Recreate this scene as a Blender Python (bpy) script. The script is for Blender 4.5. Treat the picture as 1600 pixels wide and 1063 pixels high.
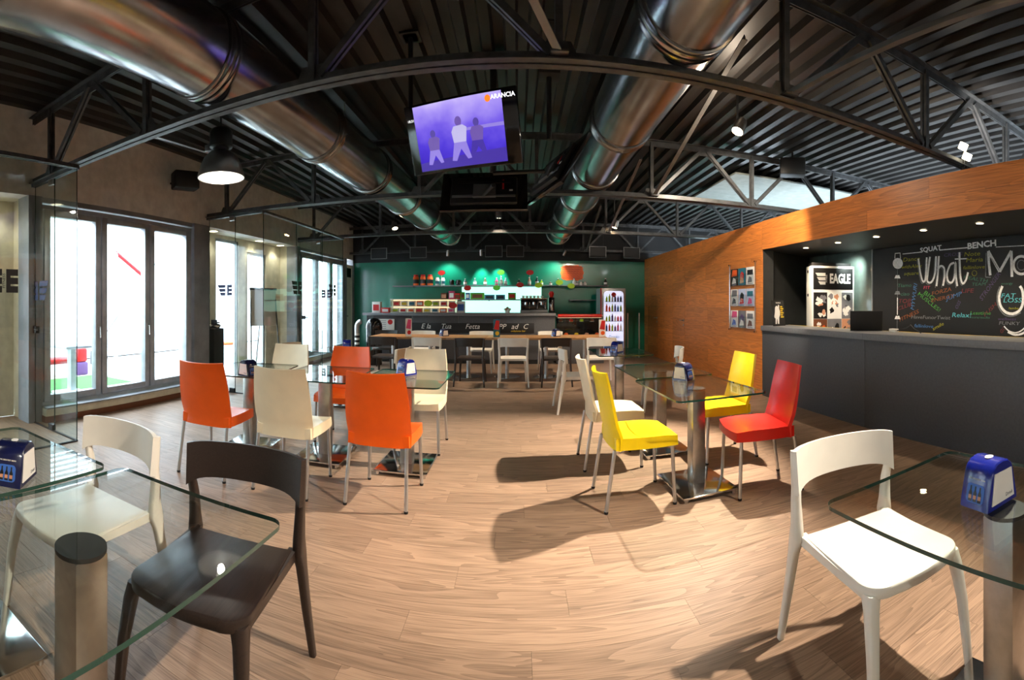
import bpy, bmesh, math, random
from mathutils import Vector, Matrix
random.seed(7)
for o in list(bpy.data.objects): bpy.data.objects.remove(o)
scene = bpy.context.scene
COL = scene.collection
PI = math.pi
# ------------------------------------------------------------------ camera
# cylindrical panorama: 719 px per radian, horizon on row 475 of 1063, eye 1.35 m above the floor
EYE, FPX, HOR, YAW = 1.35, 719.0, 475.0, 0.013
cd = bpy.data.cameras.new('camera'); cam = bpy.data.objects.new('camera', cd); COL.objects.link(cam)
cd.type = 'PANO'; cd.panorama_type = 'CENTRAL_CYLINDRICAL'
cd.central_cylindrical_range_u_min = -800/FPX; cd.central_cylindrical_range_u_max = 800/FPX
cd.central_cylindrical_range_v_min = -(1063-HOR)/FPX; cd.central_cylindrical_range_v_max = HOR/FPX
cd.central_cylindrical_radius = 1.0
cd.clip_start = 0.05; cd.clip_end = 200
cam.location = (0, 0, EYE); cam.rotation_euler = (PI/2, 0, YAW)
scene.camera = cam
# ------------------------------------------------------------------ world, exposure
w = bpy.data.worlds.new('overcast_sky'); scene.world = w; w.use_nodes = True
bg = w.node_tree.nodes['Background']; bg.inputs[0].default_value = (0.74, 0.87, 1.0, 1); bg.inputs[1].default_value = 13.0
vs = scene.view_settings
vs.view_transform = 'Standard'; vs.look = 'None'; vs.gamma = 1.0; vs.exposure = 0.42; vs.use_curve_mapping = False
scene.cycles.use_denoising = True
scene.cycles.max_bounces = 7; scene.cycles.transparent_max_bounces = 24; scene.cycles.glossy_bounces = 4; scene.cycles.adaptive_threshold = 0.025
scene.cycles.sample_clamp_indirect = 6.0
scene.cycles.caustics_reflective = False; scene.cycles.caustics_refractive = False

def lamp(name, kind, loc, energy, color=(1,1,1), target=None, **kw):
    d = bpy.data.lights.new(name, kind); d.energy = energy; d.color = color
    for k, v in kw.items(): setattr(d, k, v)
    o = bpy.data.objects.new(name, d); COL.objects.link(o); o.location = loc
    if target is not None:
        o.rotation_euler = (Vector(target)-Vector(loc)).to_track_quat('-Z', 'Y').to_euler()
    return o
WARM = (1.0, 0.80, 0.58)
# the daylight comes in through the openings of the window wall (portals only guide the sampling of the sky)
for (y0, y1) in ((2.7, 5.2), (8.9, 11.4), (6.4, 8.1), (-0.4, 2.4)):
    p = lamp('window_portal', 'AREA', (-5.06, (y0+y1)/2, 1.35), 1, target=(0, (y0+y1)/2, 1.35), shape='RECTANGLE', size=2.4, size_y=y1-y0)
    p.rotation_euler = (0, -PI/2, 0); p.data.size = 2.4; p.data.size_y = y1-y0
    p.data.cycles.is_portal = True
# lamps of the room: spotlight on the truss (the bright star), its neighbour, spots near the bar, and fill lamps added behind the camera
KEY = (2.18, 4.22, 3.13)
lamp('key_bulb_light', 'POINT', (KEY[0]-0.10, KEY[1]-0.10, KEY[2]-0.13), 22, (1.0, 0.82, 0.62), shadow_soft_size=0.05)
lamp('key_spot_light', 'SPOT', (KEY[0]-0.06, KEY[1]-0.06, KEY[2]-0.09), 1150, (1.0, 0.86, 0.70), target=(0.55, 3.75, 0), spot_size=1.12, spot_blend=0.5, shadow_soft_size=0.035)
KEY2 = (2.36, 1.12, 3.13)      # its neighbour one roof bay nearer, just right of the picture
lamp('near_spot_light', 'SPOT', (KEY2[0]-0.08, KEY2[1], KEY2[2]-0.09), 640, (1.0, 0.86, 0.70), target=(0.3, 1.15, 0), spot_size=1.3, spot_blend=0.6, shadow_soft_size=0.035)
lamp('key_wall_light', 'SPOT', (KEY[0]+0.02, KEY[1]+0.10, KEY[2]-0.04), 270, (1.0, 0.84, 0.66), target=(3.44, 7.2, 1.2), spot_size=1.6, spot_blend=0.35, shadow_soft_size=0.035)
BELLS = ((-2.53, 3.36, 2.50), (-3.1, -1.2, 2.50), (1.4, -1.6, 2.50))

def P(px, py, R):
    """point seen at pixel (px, py) at horizontal range R"""
    t = (px-800)/FPX-YAW
    return Vector((R*math.sin(t), R*math.cos(t), EYE+R*(HOR-py)/FPX))
def atX(px, py, X):
    t = (px-800)/FPX-YAW; return P(px, py, X/math.sin(t))
def atY(px, py, Y):
    t = (px-800)/FPX-YAW; return P(px, py, Y/math.cos(t))
def atZ(px, py, z):
    return P(px, py, (z-EYE)*FPX/(HOR-py))
# ------------------------------------------------------------------ materials
MATS = {}
def lin(c):
    f = lambda v: v/12.92 if v <= 0.04045 else ((v+0.055)/1.055)**2.4
    return tuple(f(v/255) for v in c)
def mat(name, rgb, rough=0.5, metal=0.0, var=0.12, scale=8.0, bump=0.0, bscale=60.0, emit=0.0, emit_rgb=None, coat=0.0, spec=0.5, trans=0.0):
    """principled material; rgb in sRGB 0-255, broken up by procedural noise"""
    if name in MATS: return MATS[name]
    m = bpy.data.materials.new(name); m.use_nodes = True; nt = m.node_tree; N = nt.nodes; b = N['Principled BSDF']
    c = lin(rgb)
    tc = N.new('ShaderNodeTexCoord'); nz = N.new('ShaderNodeTexNoise'); nz.inputs['Scale'].default_value = scale; nz.inputs['Detail'].default_value = 4
    nt.links.new(tc.outputs['Object'], nz.inputs['Vector'])
    rp = N.new('ShaderNodeValToRGB')
    rp.color_ramp.elements[0].position = 0.3; rp.color_ramp.elements[1].position = 0.7
    rp.color_ramp.elements[0].color = (*[max(0, v*(1-var)) for v in c], 1); rp.color_ramp.elements[1].color = (*[min(1, v*(1+var)) for v in c], 1)
    nt.links.new(nz.outputs['Fac'], rp.inputs['Fac']); nt.links.new(rp.outputs['Color'], b.inputs['Base Color'])
    b.inputs['Roughness'].default_value = rough; b.inputs['Metallic'].default_value = metal
    b.inputs['Specular IOR Level'].default_value = spec; b.inputs['Coat Weight'].default_value = coat; b.inputs['Coat Roughness'].default_value = 0.08
    if trans: b.inputs['Transmission Weight'].default_value = trans
    if bump:
        n2 = N.new('ShaderNodeTexNoise'); n2.inputs['Scale'].default_value = bscale; n2.inputs['Detail'].default_value = 3
        nt.links.new(tc.outputs['Object'], n2.inputs['Vector'])
        bp = N.new('ShaderNodeBump'); bp.inputs['Strength'].default_value = bump; bp.inputs['Distance'].default_value = 0.004
        nt.links.new(n2.outputs['Fac'], bp.inputs['Height']); nt.links.new(bp.outputs['Normal'], b.inputs['Normal'])
    if emit:
        b.inputs['Emission Color'].default_value = (*lin(emit_rgb or rgb), 1); b.inputs['Emission Strength'].default_value = emit
    MATS[name] = m; return m
def wood(name, dark, light, axis='X', rough=0.35, stretch=14.0, scale=3.0, rnd=0.25, bump=0.05, fine=0.5):
    """wood grain running along one object axis; every board is shifted and toned by its own random number"""
    m = bpy.data.materials.new(name); m.use_nodes = True; nt = m.node_tree; N = nt.nodes; L = nt.links; b = N['Principled BSDF']
    tc = N.new('ShaderNodeTexCoord'); oi = N.new('ShaderNodeObjectInfo')
    mul = N.new('ShaderNodeMath'); mul.operation = 'MULTIPLY'; mul.inputs[1].default_value = 73.0; L.new(oi.outputs['Random'], mul.inputs[0])
    add = N.new('ShaderNodeVectorMath'); add.operation = 'ADD'; L.new(tc.outputs['Object'], add.inputs[0]); L.new(mul.outputs[0], add.inputs[1])
    mp = N.new('ShaderNodeMapping'); i = 'XYZ'.index(axis); s = [stretch]*3; s[i] = 1.0; mp.inputs['Scale'].default_value = s; L.new(add.outputs[0], mp.inputs['Vector'])
    n1 = N.new('ShaderNodeTexNoise'); n1.inputs['Scale'].default_value = scale*0.32; n1.inputs['Detail'].default_value = 2; n1.inputs['Distortion'].default_value = 0.6; L.new(mp.outputs[0], n1.inputs['Vector'])
    # growth rings: bands of the slow noise
    ms = N.new('ShaderNodeMath'); ms.operation = 'MULTIPLY'; ms.inputs[1].default_value = 11.0; L.new(n1.outputs['Fac'], ms.inputs[0])
    sn = N.new('ShaderNodeMath'); sn.operation = 'FRACT'; L.new(ms.outputs[0], sn.inputs[0])
    mp2 = N.new('ShaderNodeMapping'); s2 = [stretch*9]*3; s2[i] = 3.0; mp2.inputs['Scale'].default_value = s2; L.new(add.outputs[0], mp2.inputs['Vector'])
    n2 = N.new('ShaderNodeTexNoise'); n2.inputs['Scale'].default_value = scale; n2.inputs['Detail'].default_value = 5; L.new(mp2.outputs[0], n2.inputs['Vector'])
    mx = N.new('ShaderNodeMix'); mx.data_type = 'FLOAT'; mx.inputs[0].default_value = fine; L.new(sn.outputs[0], mx.inputs[2]); L.new(n2.outputs['Fac'], mx.inputs[3])
    rp = N.new('ShaderNodeValToRGB'); e = rp.color_ramp.elements
    e[0].position = 0.12; e[0].color = (*lin(dark), 1); e[1].position = 0.62; e[1].color = (*lin(light), 1); L.new(mx.outputs[0], rp.inputs['Fac'])
    hs = N.new('ShaderNodeHueSaturation'); L.new(rp.outputs['Color'], hs.inputs['Color'])
    mr = N.new('ShaderNodeMapRange'); mr.inputs['To Min'].default_value = 1-rnd; mr.inputs['To Max'].default_value = 1+rnd*0.5; L.new(oi.outputs['Random'], mr.inputs['Value']); L.new(mr.outputs[0], hs.inputs['Value'])
    L.new(hs.outputs['Color'], b.inputs['Base Color']); b.inputs['Roughness'].default_value = rough
    bp = N.new('ShaderNodeBump'); bp.inputs['Strength'].default_value = bump; bp.inputs['Distance'].default_value = 0.003; L.new(n2.outputs['Fac'], bp.inputs['Height']); L.new(bp.outputs['Normal'], b.inputs['Normal'])
    MATS[name] = m; return m
def glass(name, tint=(0.93, 0.97, 0.95), refl=1.0, ior=1.5, haze=0.0):
    """sheet glass: clear tinted with a mirror-like fresnel reflection"""
    m = bpy.data.materials.new(name); m.use_nodes = True; nt = m.node_tree; N = nt.nodes; L = nt.links
    N.remove(N['Principled BSDF']); out = N['Material Output']
    tr = N.new('ShaderNodeBsdfTransparent'); gl = N.new('ShaderNodeBsdfGlossy'); gl.inputs['Roughness'].default_value = 0.01
    tc = N.new('ShaderNodeTexCoord'); nz = N.new('ShaderNodeTexNoise'); nz.inputs['Scale'].default_value = 3; L.new(tc.outputs['Object'], nz.inputs['Vector'])
    rp = N.new('ShaderNodeValToRGB'); rp.color_ramp.elements[0].color = (*[t*0.985 for t in tint], 1); rp.color_ramp.elements[1].color = (*tint, 1)
    L.new(nz.outputs['Fac'], rp.inputs['Fac']); L.new(rp.outputs['Color'], tr.inputs['Color'])
    # Schlick reflectance from the angle of incidence, the same on both faces of the sheet
    ge = N.new('ShaderNodeNewGeometry'); dt = N.new('ShaderNodeVectorMath'); dt.operation = 'DOT_PRODUCT'; L.new(ge.outputs['Normal'], dt.inputs[0]); L.new(ge.outputs['Incoming'], dt.inputs[1])
    ab = N.new('ShaderNodeMath'); ab.operation = 'ABSOLUTE'; L.new(dt.outputs['Value'], ab.inputs[0])
    om = N.new('ShaderNodeMath'); om.operation = 'SUBTRACT'; om.inputs[0].default_value = 1.0; L.new(ab.outputs[0], om.inputs[1])
    pw = N.new('ShaderNodeMath'); pw.operation = 'POWER'; pw.inputs[1].default_value = 5.0; L.new(om.outputs[0], pw.inputs[0])
    r0 = ((ior-1)/(ior+1))**2
    ml = N.new('ShaderNodeMath'); ml.operation = 'MULTIPLY_ADD'; ml.inputs[1].default_value = (1-r0)*refl; ml.inputs[2].default_value = r0*refl; ml.use_clamp = True; L.new(pw.outputs[0], ml.inputs[0])
    mx = N.new('ShaderNodeMixShader'); L.new(ml.outputs[0], mx.inputs[0]); L.new(tr.outputs[0], mx.inputs[1]); L.new(gl.outputs[0], mx.inputs[2])
    L.new(mx.outputs[0], out.inputs['Surface'])
    MATS[name] = m; return m
# ------------------------------------------------------------------ mesh builder
class MB:
    def __init__(self): self.v = []; self.f = []; self.mi = []; self.cur = 0
    def add(self, vs, fs):
        n = len(self.v); self.v += [tuple(p) for p in vs]; self.f += [tuple(n+i for i in f) for f in fs]; self.mi += [self.cur]*len(fs); return self
    def box(self, x0, x1, y0, y1, z0, z1, M=None):
        vs = [Vector(p) for p in ((x0,y0,z0),(x1,y0,z0),(x1,y1,z0),(x0,y1,z0),(x0,y0,z1),(x1,y0,z1),(x1,y1,z1),(x0,y1,z1))]
        if M is not None: vs = [M @ p for p in vs]
        return self.add(vs, [(0,3,2,1),(4,5,6,7),(0,1,5,4),(1,2,6,5),(2,3,7,6),(3,0,4,7)])
    def bbox(self, x0, x1, y0, y1, z0, z1, r=0.004, M=None):
        """box with bevelled edges"""
        bm = bmesh.new(); bmesh.ops.create_cube(bm, size=1)
        for v in bm.verts: v.co = Vector(((x0+x1)/2+v.co.x*(x1-x0), (y0+y1)/2+v.co.y*(y1-y0), (z0+z1)/2+v.co.z*(z1-z0)))
        bmesh.ops.bevel(bm, geom=bm.edges[:], offset=r, segments=2, affect='EDGES', profile=0.5)
        return self.bm(bm, M)
    def bm(self, bm, M=None):
        bm.verts.index_update(); vs = [(M @ v.co) if M is not None else v.co.copy() for v in bm.verts]
        fs = [[v.index for v in f.verts] for f in bm.faces]; bm.free(); return self.add(vs, fs)
    def bar(self, p0, p1, w, h, up=(0,0,1), w1=None, h1=None):
        """rectangular bar between two points; w across, h along up"""
        p0 = Vector(p0); p1 = Vector(p1); d = (p1-p0).normalized(); u = Vector(up)
        s = d.cross(u)
        if s.length < 1e-4: s = d.cross(Vector((0,1,0)))
        s.normalize(); u = s.cross(d).normalized(); w1 = w if w1 is None else w1; h1 = h if h1 is None else h1
        vs = [p0-s*w/2-u*h/2, p0+s*w/2-u*h/2, p0+s*w/2+u*h/2, p0-s*w/2+u*h/2, p1-s*w1/2-u*h1/2, p1+s*w1/2-u*h1/2, p1+s*w1/2+u*h1/2, p1-s*w1/2+u*h1/2]
        return self.add(vs, [(3,2,1,0),(4,5,6,7),(0,1,5,4),(1,2,6,5),(2,3,7,6),(3,0,4,7)])
    def tube(self, pts, r, n=12, cap=True):
        pts = [Vector(p) for p in pts]; rs = r if isinstance(r, (list, tuple)) else [r]*len(pts); rings = []
        d0 = (pts[1]-pts[0]).normalized(); a = d0.orthogonal().normalized()
        for i, p in enumerate(pts):
            d = (pts[min(i+1, len(pts)-1)]-pts[max(i-1, 0)]).normalized(); a = (a-d*a.dot(d)).normalized(); b = d.cross(a)
            rings.append([p+(a*math.cos(2*PI*k/n)+b*math.sin(2*PI*k/n))*rs[i] for k in range(n)])
        vs = [v for ring in rings for v in ring]; fs = []
        for i in range(len(pts)-1):
            for k in range(n): fs.append((i*n+k, i*n+(k+1) % n, (i+1)*n+(k+1) % n, (i+1)*n+k))
        if cap: fs.append(tuple(reversed(range(n)))); fs.append(tuple((len(pts)-1)*n+k for k in range(n)))
        return self.add(vs, fs)
    def lathe(self, prof, n=24, M=None, c=(0,0), ring=False, cap=True):
        """profile of (radius, z) turned about the vertical axis"""
        vs = []; fs = []; m = len(prof)
        for k in range(n):
            a = 2*PI*k/n
            for r, z in prof: vs.append(Vector((c[0]+r*math.cos(a), c[1]+r*math.sin(a), z)))
        for k in range(n):
            for i in range(m-1): fs.append((k*m+i, ((k+1) % n)*m+i, ((k+1) % n)*m+i+1, k*m+i+1))
        if ring:
            for k in range(n): fs.append((k*m+m-1, ((k+1) % n)*m+m-1, ((k+1) % n)*m, k*m))
        elif cap:
            if prof[0][0] > 1e-5: fs.append(tuple(reversed([k*m for k in range(n)])))
            if prof[-1][0] > 1e-5: fs.append(tuple(k*m+m-1 for k in range(n)))
        if M is not None: vs = [M @ v for v in vs]
        return self.add(vs, fs)
    def prism(self, poly, z0, z1, M=None):
        n = len(poly); vs = [Vector((x, y, z0)) for x, y in poly]+[Vector((x, y, z1)) for x, y in poly]
        if M is not None: vs = [M @ v for v in vs]
        return self.add(vs, [tuple(reversed(range(n))), tuple(range(n, 2*n))]+[(i, (i+1) % n, n+(i+1) % n, n+i) for i in range(n)])
    def sheet(self, grid, thick, ):
        """closed slab from a grid of points: second skin offset along the grid normals"""
        nu, nv = len(grid), len(grid[0]); g = [[Vector(p) for p in row] for row in grid]; nrm = []
        for i in range(nu):
            for j in range(nv):
                du = g[min(i+1, nu-1)][j]-g[max(i-1, 0)][j]; dv = g[i][min(j+1, nv-1)]-g[i][max(j-1, 0)]
                nrm.append(du.cross(dv).normalized())
        t = (lambda i, j: thick(i/(nu-1), j/(nv-1))) if callable(thick) else (lambda i, j: thick)
        a = [g[i][j] for i in range(nu) for j in range(nv)]; b = [g[i][j]-nrm[i*nv+j]*t(i, j) for i in range(nu) for j in range(nv)]; n = nu*nv; fs = []
        for i in range(nu-1):
            for j in range(nv-1):
                q = (i*nv+j, (i+1)*nv+j, (i+1)*nv+j+1, i*nv+j+1); fs.append(q); fs.append(tuple(n+k for k in reversed(q)))
        for i in range(nu-1):
            fs.append((i*nv, n+i*nv, n+(i+1)*nv, (i+1)*nv)); e = nv-1; fs.append(((i+1)*nv+e, n+(i+1)*nv+e, n+i*nv+e, i*nv+e))
        for j in range(nv-1):
            fs.append((j+1, n+j+1, n+j, j)); e = (nu-1)*nv; fs.append((e+j, n+e+j, n+e+j+1, e+j+1))
        return self.add(a+b, fs)
    def mesh(self, name, mats, smooth=40):
        me = bpy.data.meshes.new(name); me.from_pydata(self.v, [], self.f); mats = mats if isinstance(mats, (list, tuple)) else [mats]
        for m in mats: me.materials.append(MATS[m] if isinstance(m, str) else m)
        if len(mats) > 1: me.polygons.foreach_set('material_index', self.mi)
        bm = bmesh.new(); bm.from_mesh(me); bmesh.ops.recalc_face_normals(bm, faces=bm.faces[:]); bm.to_mesh(me); bm.free()
        if smooth:
            me.polygons.foreach_set('use_smooth', [True]*len(me.polygons)); me.set_sharp_from_angle(angle=math.radians(smooth))
        me.update(); return me
    def build(self, name, mats, parent=None, loc=None, rz=0, smooth=40):
        return link(name, self.mesh(name, mats, smooth), parent, loc, rz)
def link(name, me, parent=None, loc=None, rz=0):
    o = bpy.data.objects.new(name, me); COL.objects.link(o)
    if parent is not None: o.parent = parent
    if loc is not None: o.location = loc
    if rz: o.rotation_euler = (0, 0, rz)
    return o
def tag(o, label, cat, group=None):
    o['label'] = label; o['category'] = cat
    if group: o['group'] = group
    return o
def thing(name, label, cat, loc=(0,0,0), rz=0, group=None):
    o = bpy.data.objects.new(name, None); COL.objects.link(o); o.empty_display_size = 0.1; o.location = loc; o.rotation_euler = (0, 0, rz)
    return tag(o, label, cat, group)
def struct(o, label=None):
    o['kind'] = 'structure'
    if label: o['label'] = label
    return o
def stuff(o): o['kind'] = 'stuff'; return o
def copy_tree(root, loc, rz, label, group=None, swap=None, cat=None):
    def cp(o, parent):
        c = o.copy(); COL.objects.link(c)
        if parent is not None: c.parent = parent
        for ch in o.children: cp(ch, c)
        return c
    r = cp(root, None); r.location = loc; r.rotation_euler = (0, 0, rz); r['label'] = label
    if group: r['group'] = group
    if swap:
        def sw(o):
            for s in o.material_slots:
                nm = s.material.name if s.material else ''
                if nm in swap: s.link = 'OBJECT'; s.material = MATS[swap[nm]]
            for ch in o.children: sw(ch)
        sw(r)
    return r
def frame(origin, u, v):
    """matrix whose x runs along u, y along v"""
    u = Vector(u).normalized(); v = Vector(v).normalized(); n = u.cross(v).normalized(); v = n.cross(u)
    M = Matrix.Identity(4)
    for i in range(3): M[i][0] = u[i]; M[i][1] = v[i]; M[i][2] = n[i]; M[i][3] = origin[i]
    return M
def text_mb(body, size, M, depth=0.0015, align='CENTER', bold=0.0, shear=0.0, xs=1.0):
    c = bpy.data.curves.new('lettering', 'FONT'); c.body = body; c.size = size; c.align_x = align; c.align_y = 'CENTER'; c.extrude = depth; c.resolution_u = 2; c.offset = bold; c.shear = shear
    o = bpy.data.objects.new('lettering', c); COL.objects.link(o)
    dg = bpy.context.evaluated_depsgraph_get(); dg.update()
    me = bpy.data.meshes.new_from_object(o.evaluated_get(dg)); bpy.data.objects.remove(o); bpy.data.curves.remove(c)
    mb = MB(); S = Matrix.Diagonal((xs, 1, 1, 1))
    mb.add([M @ S @ v.co for v in me.vertices], [tuple(p.vertices) for p in me.polygons]); bpy.data.meshes.remove(me); return mb
def ribbon(mb, pts, wd, M, d=0.002):
    """flat brush stroke through 2-D points in the plane of M, given a slight thickness"""
    pts = [Vector((p[0], p[1])) for p in pts]; L = []; R = []
    for i, p in enumerate(pts):
        t = pts[min(i+1, len(pts)-1)]-pts[max(i-1, 0)]; t.normalize(); n = Vector((-t.y, t.x)); L.append(p+n*wd/2); R.append(p-n*wd/2)
    k = len(pts); vs = [M @ Vector((p.x, p.y, z)) for z in (0, d) for p in L+R]; fs = []
    for i in range(k-1):
        a, b, c, e = i, i+1, k+i+1, k+i; fs += [(a, b, c, e), (2*k+e, 2*k+c, 2*k+b, 2*k+a), (a, 2*k+a, 2*k+b, b), (e, c, 2*k+c, 2*k+e)]
    fs += [(0, k, 3*k, 2*k), (k-1, 3*k-1, 4*k-1, 2*k-1)]
    return mb.add(vs, fs)
def ellipse(cx, cy, a, b, n=20, t0=0, t1=2*PI, closed=True):
    m = n if closed else n+1
    return [(cx+a*math.cos(t0+(t1-t0)*k/n), cy+b*math.sin(t0+(t1-t0)*k/n)) for k in range(m)]
def rrect(x0, x1, y0, y1, r, n=5):
    p = []
    for cx, cy, a in ((x1-r, y0+r, -PI/2), (x1-r, y1-r, 0), (x0+r, y1-r, PI/2), (x0+r, y0+r, PI)):
        for k in range(n+1): p.append((cx+r*math.cos(a+PI/2*k/n), cy+r*math.sin(a+PI/2*k/n)))
    return p
# ------------------------------------------------------------------ the palette
wood('floor_oak', (88, 69, 55), (160, 133, 111), 'X', rough=0.44, stretch=11.0, scale=2.0, rnd=0.15, fine=0.73).node_tree.nodes['Principled BSDF'].inputs['Specular IOR Level'].default_value = 0.38
wood('wall_veneer', (158, 82, 30), (230, 138, 62), 'Y', rough=0.42, stretch=10.0, scale=1.5, rnd=0.20, fine=0.78)
wood('table_oak', (110, 76, 44), (176, 132, 86), 'X', rough=0.4, stretch=10.0, scale=2.5, rnd=0.2)
wood('wenge', (24, 18, 16), (46, 35, 30), 'Y', rough=0.38, stretch=12.0, scale=6.0, rnd=0.08, fine=0.7)
mat('subfloor', (52, 42, 36), 0.9)
mat('plaster', (224, 221, 216), 0.85, bump=0.15)
mat('plaster_cream', (214, 208, 186), 0.8, bump=0.1)
mat('pier_grey', (134, 137, 142), 0.55, var=0.25, scale=3)
mat('alu_frame', (172, 176, 182), 0.4, 0.2)
mat('green_paint', (10, 118, 92), 0.28, var=0.18, scale=2.0, coat=0.3)
mat('black_paint', (20, 20, 21), 0.7)
mat('deck_steel', (46, 44, 43), 0.42, 0.4, var=0.3, scale=3, bump=0.1)
mat('truss_steel', (78, 79, 80), 0.5, 0.45, var=0.3, scale=14, bump=0.1)
mat('brace_steel', (120, 120, 120), 0.45, 0.5)
mat('galvanised', (164, 165, 168), 0.22, 1.0, var=0.16, scale=5, bump=0.06, bscale=14)
mat('galv_ring', (150, 150, 150), 0.25, 1.0)
mat('cap_steel', (60, 60, 60), 0.6, 0.6)
mat('charcoal_laminate', (74, 75, 79), 0.55, var=0.1, scale=40, bump=0.1, bscale=300)
mat('counter_edge', (112, 114, 118), 0.45, var=0.1, scale=40)
mat('recess_dark', (50, 51, 50), 0.5)
mat('recess_panel', (104, 116, 110), 0.18, 0.0, coat=0.5)
mat('blackboard', (7, 7, 8), 0.6, var=0.4, scale=2.5)
mat('chrome', (205, 203, 200), 0.12, 1.0, var=0.06, scale=5)
mat('brushed', (178, 176, 172), 0.28, 1.0, var=0.08, scale=30, bump=0.05, bscale=200)
mat('alu_leg', (190, 190, 190), 0.32, 0.9)
mat('rubber', (26, 26, 26), 0.8)
mat('orange_plastic', (242, 94, 8), 0.32, var=0.05, bump=0.08, bscale=500)
mat('cream_plastic', (236, 222, 190), 0.34, var=0.04, bump=0.08, bscale=500)
mat('yellow_plastic', (242, 208, 8), 0.32, var=0.05, bump=0.08, bscale=500)
mat('red_plastic', (204, 26, 14), 0.28, var=0.05, bump=0.08, bscale=500)
mat('white_plastic', (232, 228, 218), 0.36, var=0.04)
mat('beige_plastic', (222, 206, 180), 0.36, var=0.04)
mat('blue_plastic', (24, 36, 132), 0.22, var=0.2, scale=12, coat=0.4)
mat('navy_plastic', (18, 24, 66), 0.25, var=0.2, scale=12, coat=0.4)
mat('paper_white', (236, 234, 228), 0.8, var=0.03)
mat('print_black', (18, 17, 17), 0.5)
mat('print_white', (240, 238, 232), 0.6, var=0.03)
mat('print_grey', (120, 120, 124), 0.6)
mat('print_red', (206, 26, 24), 0.5)
mat('print_orange', (238, 96, 20), 0.5)
mat('print_yellow', (234, 196, 34), 0.5)
mat('print_lime', (176, 206, 20), 0.5)
mat('print_green', (84, 170, 40), 0.5)
mat('print_blue', (58, 108, 196), 0.5)
mat('print_teal', (40, 110, 130), 0.5)
mat('print_pink', (228, 80, 130), 0.5)
mat('print_purple', (96, 66, 120), 0.5)
mat('print_brown', (112, 64, 38), 0.5)
mat('print_skin', (206, 146, 112), 0.5)
mat('black_gloss', (12, 12, 13), 0.12, coat=0.3)
mat('black_matt', (17, 17, 18), 0.55)
mat('grey_plastic', (90, 90, 92), 0.4)
mat('lamp_shade', (140, 138, 134), 0.35, 0.8, var=0.2)
mat('lamp_inside', (84, 82, 78), 0.35)
mat('bulb_bell', (255, 250, 240), 0.3, emit=1.6, emit_rgb=(255, 244, 224))
mat('bulb', (255, 250, 240), 0.3, emit=30, emit_rgb=(255, 226, 180))
mat('bulb_soft', (255, 250, 240), 0.3, emit=9, emit_rgb=(255, 240, 205))
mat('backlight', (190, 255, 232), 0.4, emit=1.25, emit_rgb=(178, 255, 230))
mat('rack_light', (255, 236, 190), 0.4, emit=0.75, emit_rgb=(255, 232, 180))
mat('cooler_light', (236, 240, 255), 0.4, emit=0.62, emit_rgb=(214, 222, 255))
mat('turf', (62, 108, 52), 0.95, var=0.3, scale=60, bump=0.4, bscale=300)
mat('facade_white', (232, 234, 236), 0.8)
mat('facade_grey', (168, 170, 172), 0.8)
mat('paving', (170, 168, 164), 0.9)
mat('red_vinyl', (190, 22, 30), 0.4)
mat('glass_edge', (22, 62, 54), 0.2, spec=0.7)
glass('table_glass', (0.945, 0.978, 0.965), 1.0, 1.52)
glass('wall_glass', (0.93, 0.965, 0.955), 0.9, 1.5)
glass('pane_glass', (0.95, 0.97, 0.97), 0.7, 1.45)
glass('case_glass', (0.93, 0.96, 0.96), 0.8, 1.45)
glass('acrylic', (0.95, 0.96, 0.97), 0.8, 1.45)
XL, XR, YB = -4.56, 3.44, 12.2      # window wall, wood wall, bar wall
ZROOF = 3.52
YT = (2.6, 5.7, 8.8, 11.9)          # the four roof trusses in view
# ------------------------------------------------------------------ floor of vinyl planks
floor = struct(MB().box(-4.95, 4.75, -4.0, YB+0.2, -0.12, -0.005).build('floor', 'subfloor', smooth=0), 'wood-look plank floor of the cafe')
PW, PL = 0.186, 1.22
spots = []
row = 0; y = -3.98
while y < YB:
    x = -4.95-((row*0.43) % 1.0)*PL; xe = 4.72
    while x < xe:
        x0 = max(x, -4.95); x1 = min(x+PL, xe)
        if x1-x0 > 0.03: spots.append((x0, x1, y, min(y+PW, YB)))
        x += PL
    row += 1; y += PW
def plank_rank(s):
    cx, cy = (s[0]+s[1])/2, (s[2]+s[3])/2; R = math.hypot(cx, cy); t = math.atan2(cx, cy)
    vis = cy > 0 and abs(t) < 1.2 and R > 1.5 and XL < cx < XR
    return (0 if vis else 1, R)
spots.sort(key=plank_rank)
pmesh = {}
G = 0.0006
def plank_mesh(L, W):
    k = (round(L, 3), round(W, 3))
    if k not in pmesh: pmesh[k] = MB().box(-L/2+G, L/2-G, -W/2+G, W/2-G, -0.005, 0).mesh('plank', 'floor_oak', smooth=0)
    return pmesh[k]
for x0, x1, y0, y1 in spots[:300]:
    o = link('plank', plank_mesh(x1-x0, y1-y0), floor, ((x0+x1)/2, (y0+y1)/2, 0))
rest = MB()
for x0, x1, y0, y1 in spots[300:]: rest.box(x0+G, x1-G, y0+G, y1-G, -0.005, 0)
stuff(rest.build('plank_field', 'floor_oak', floor, smooth=0))
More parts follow.
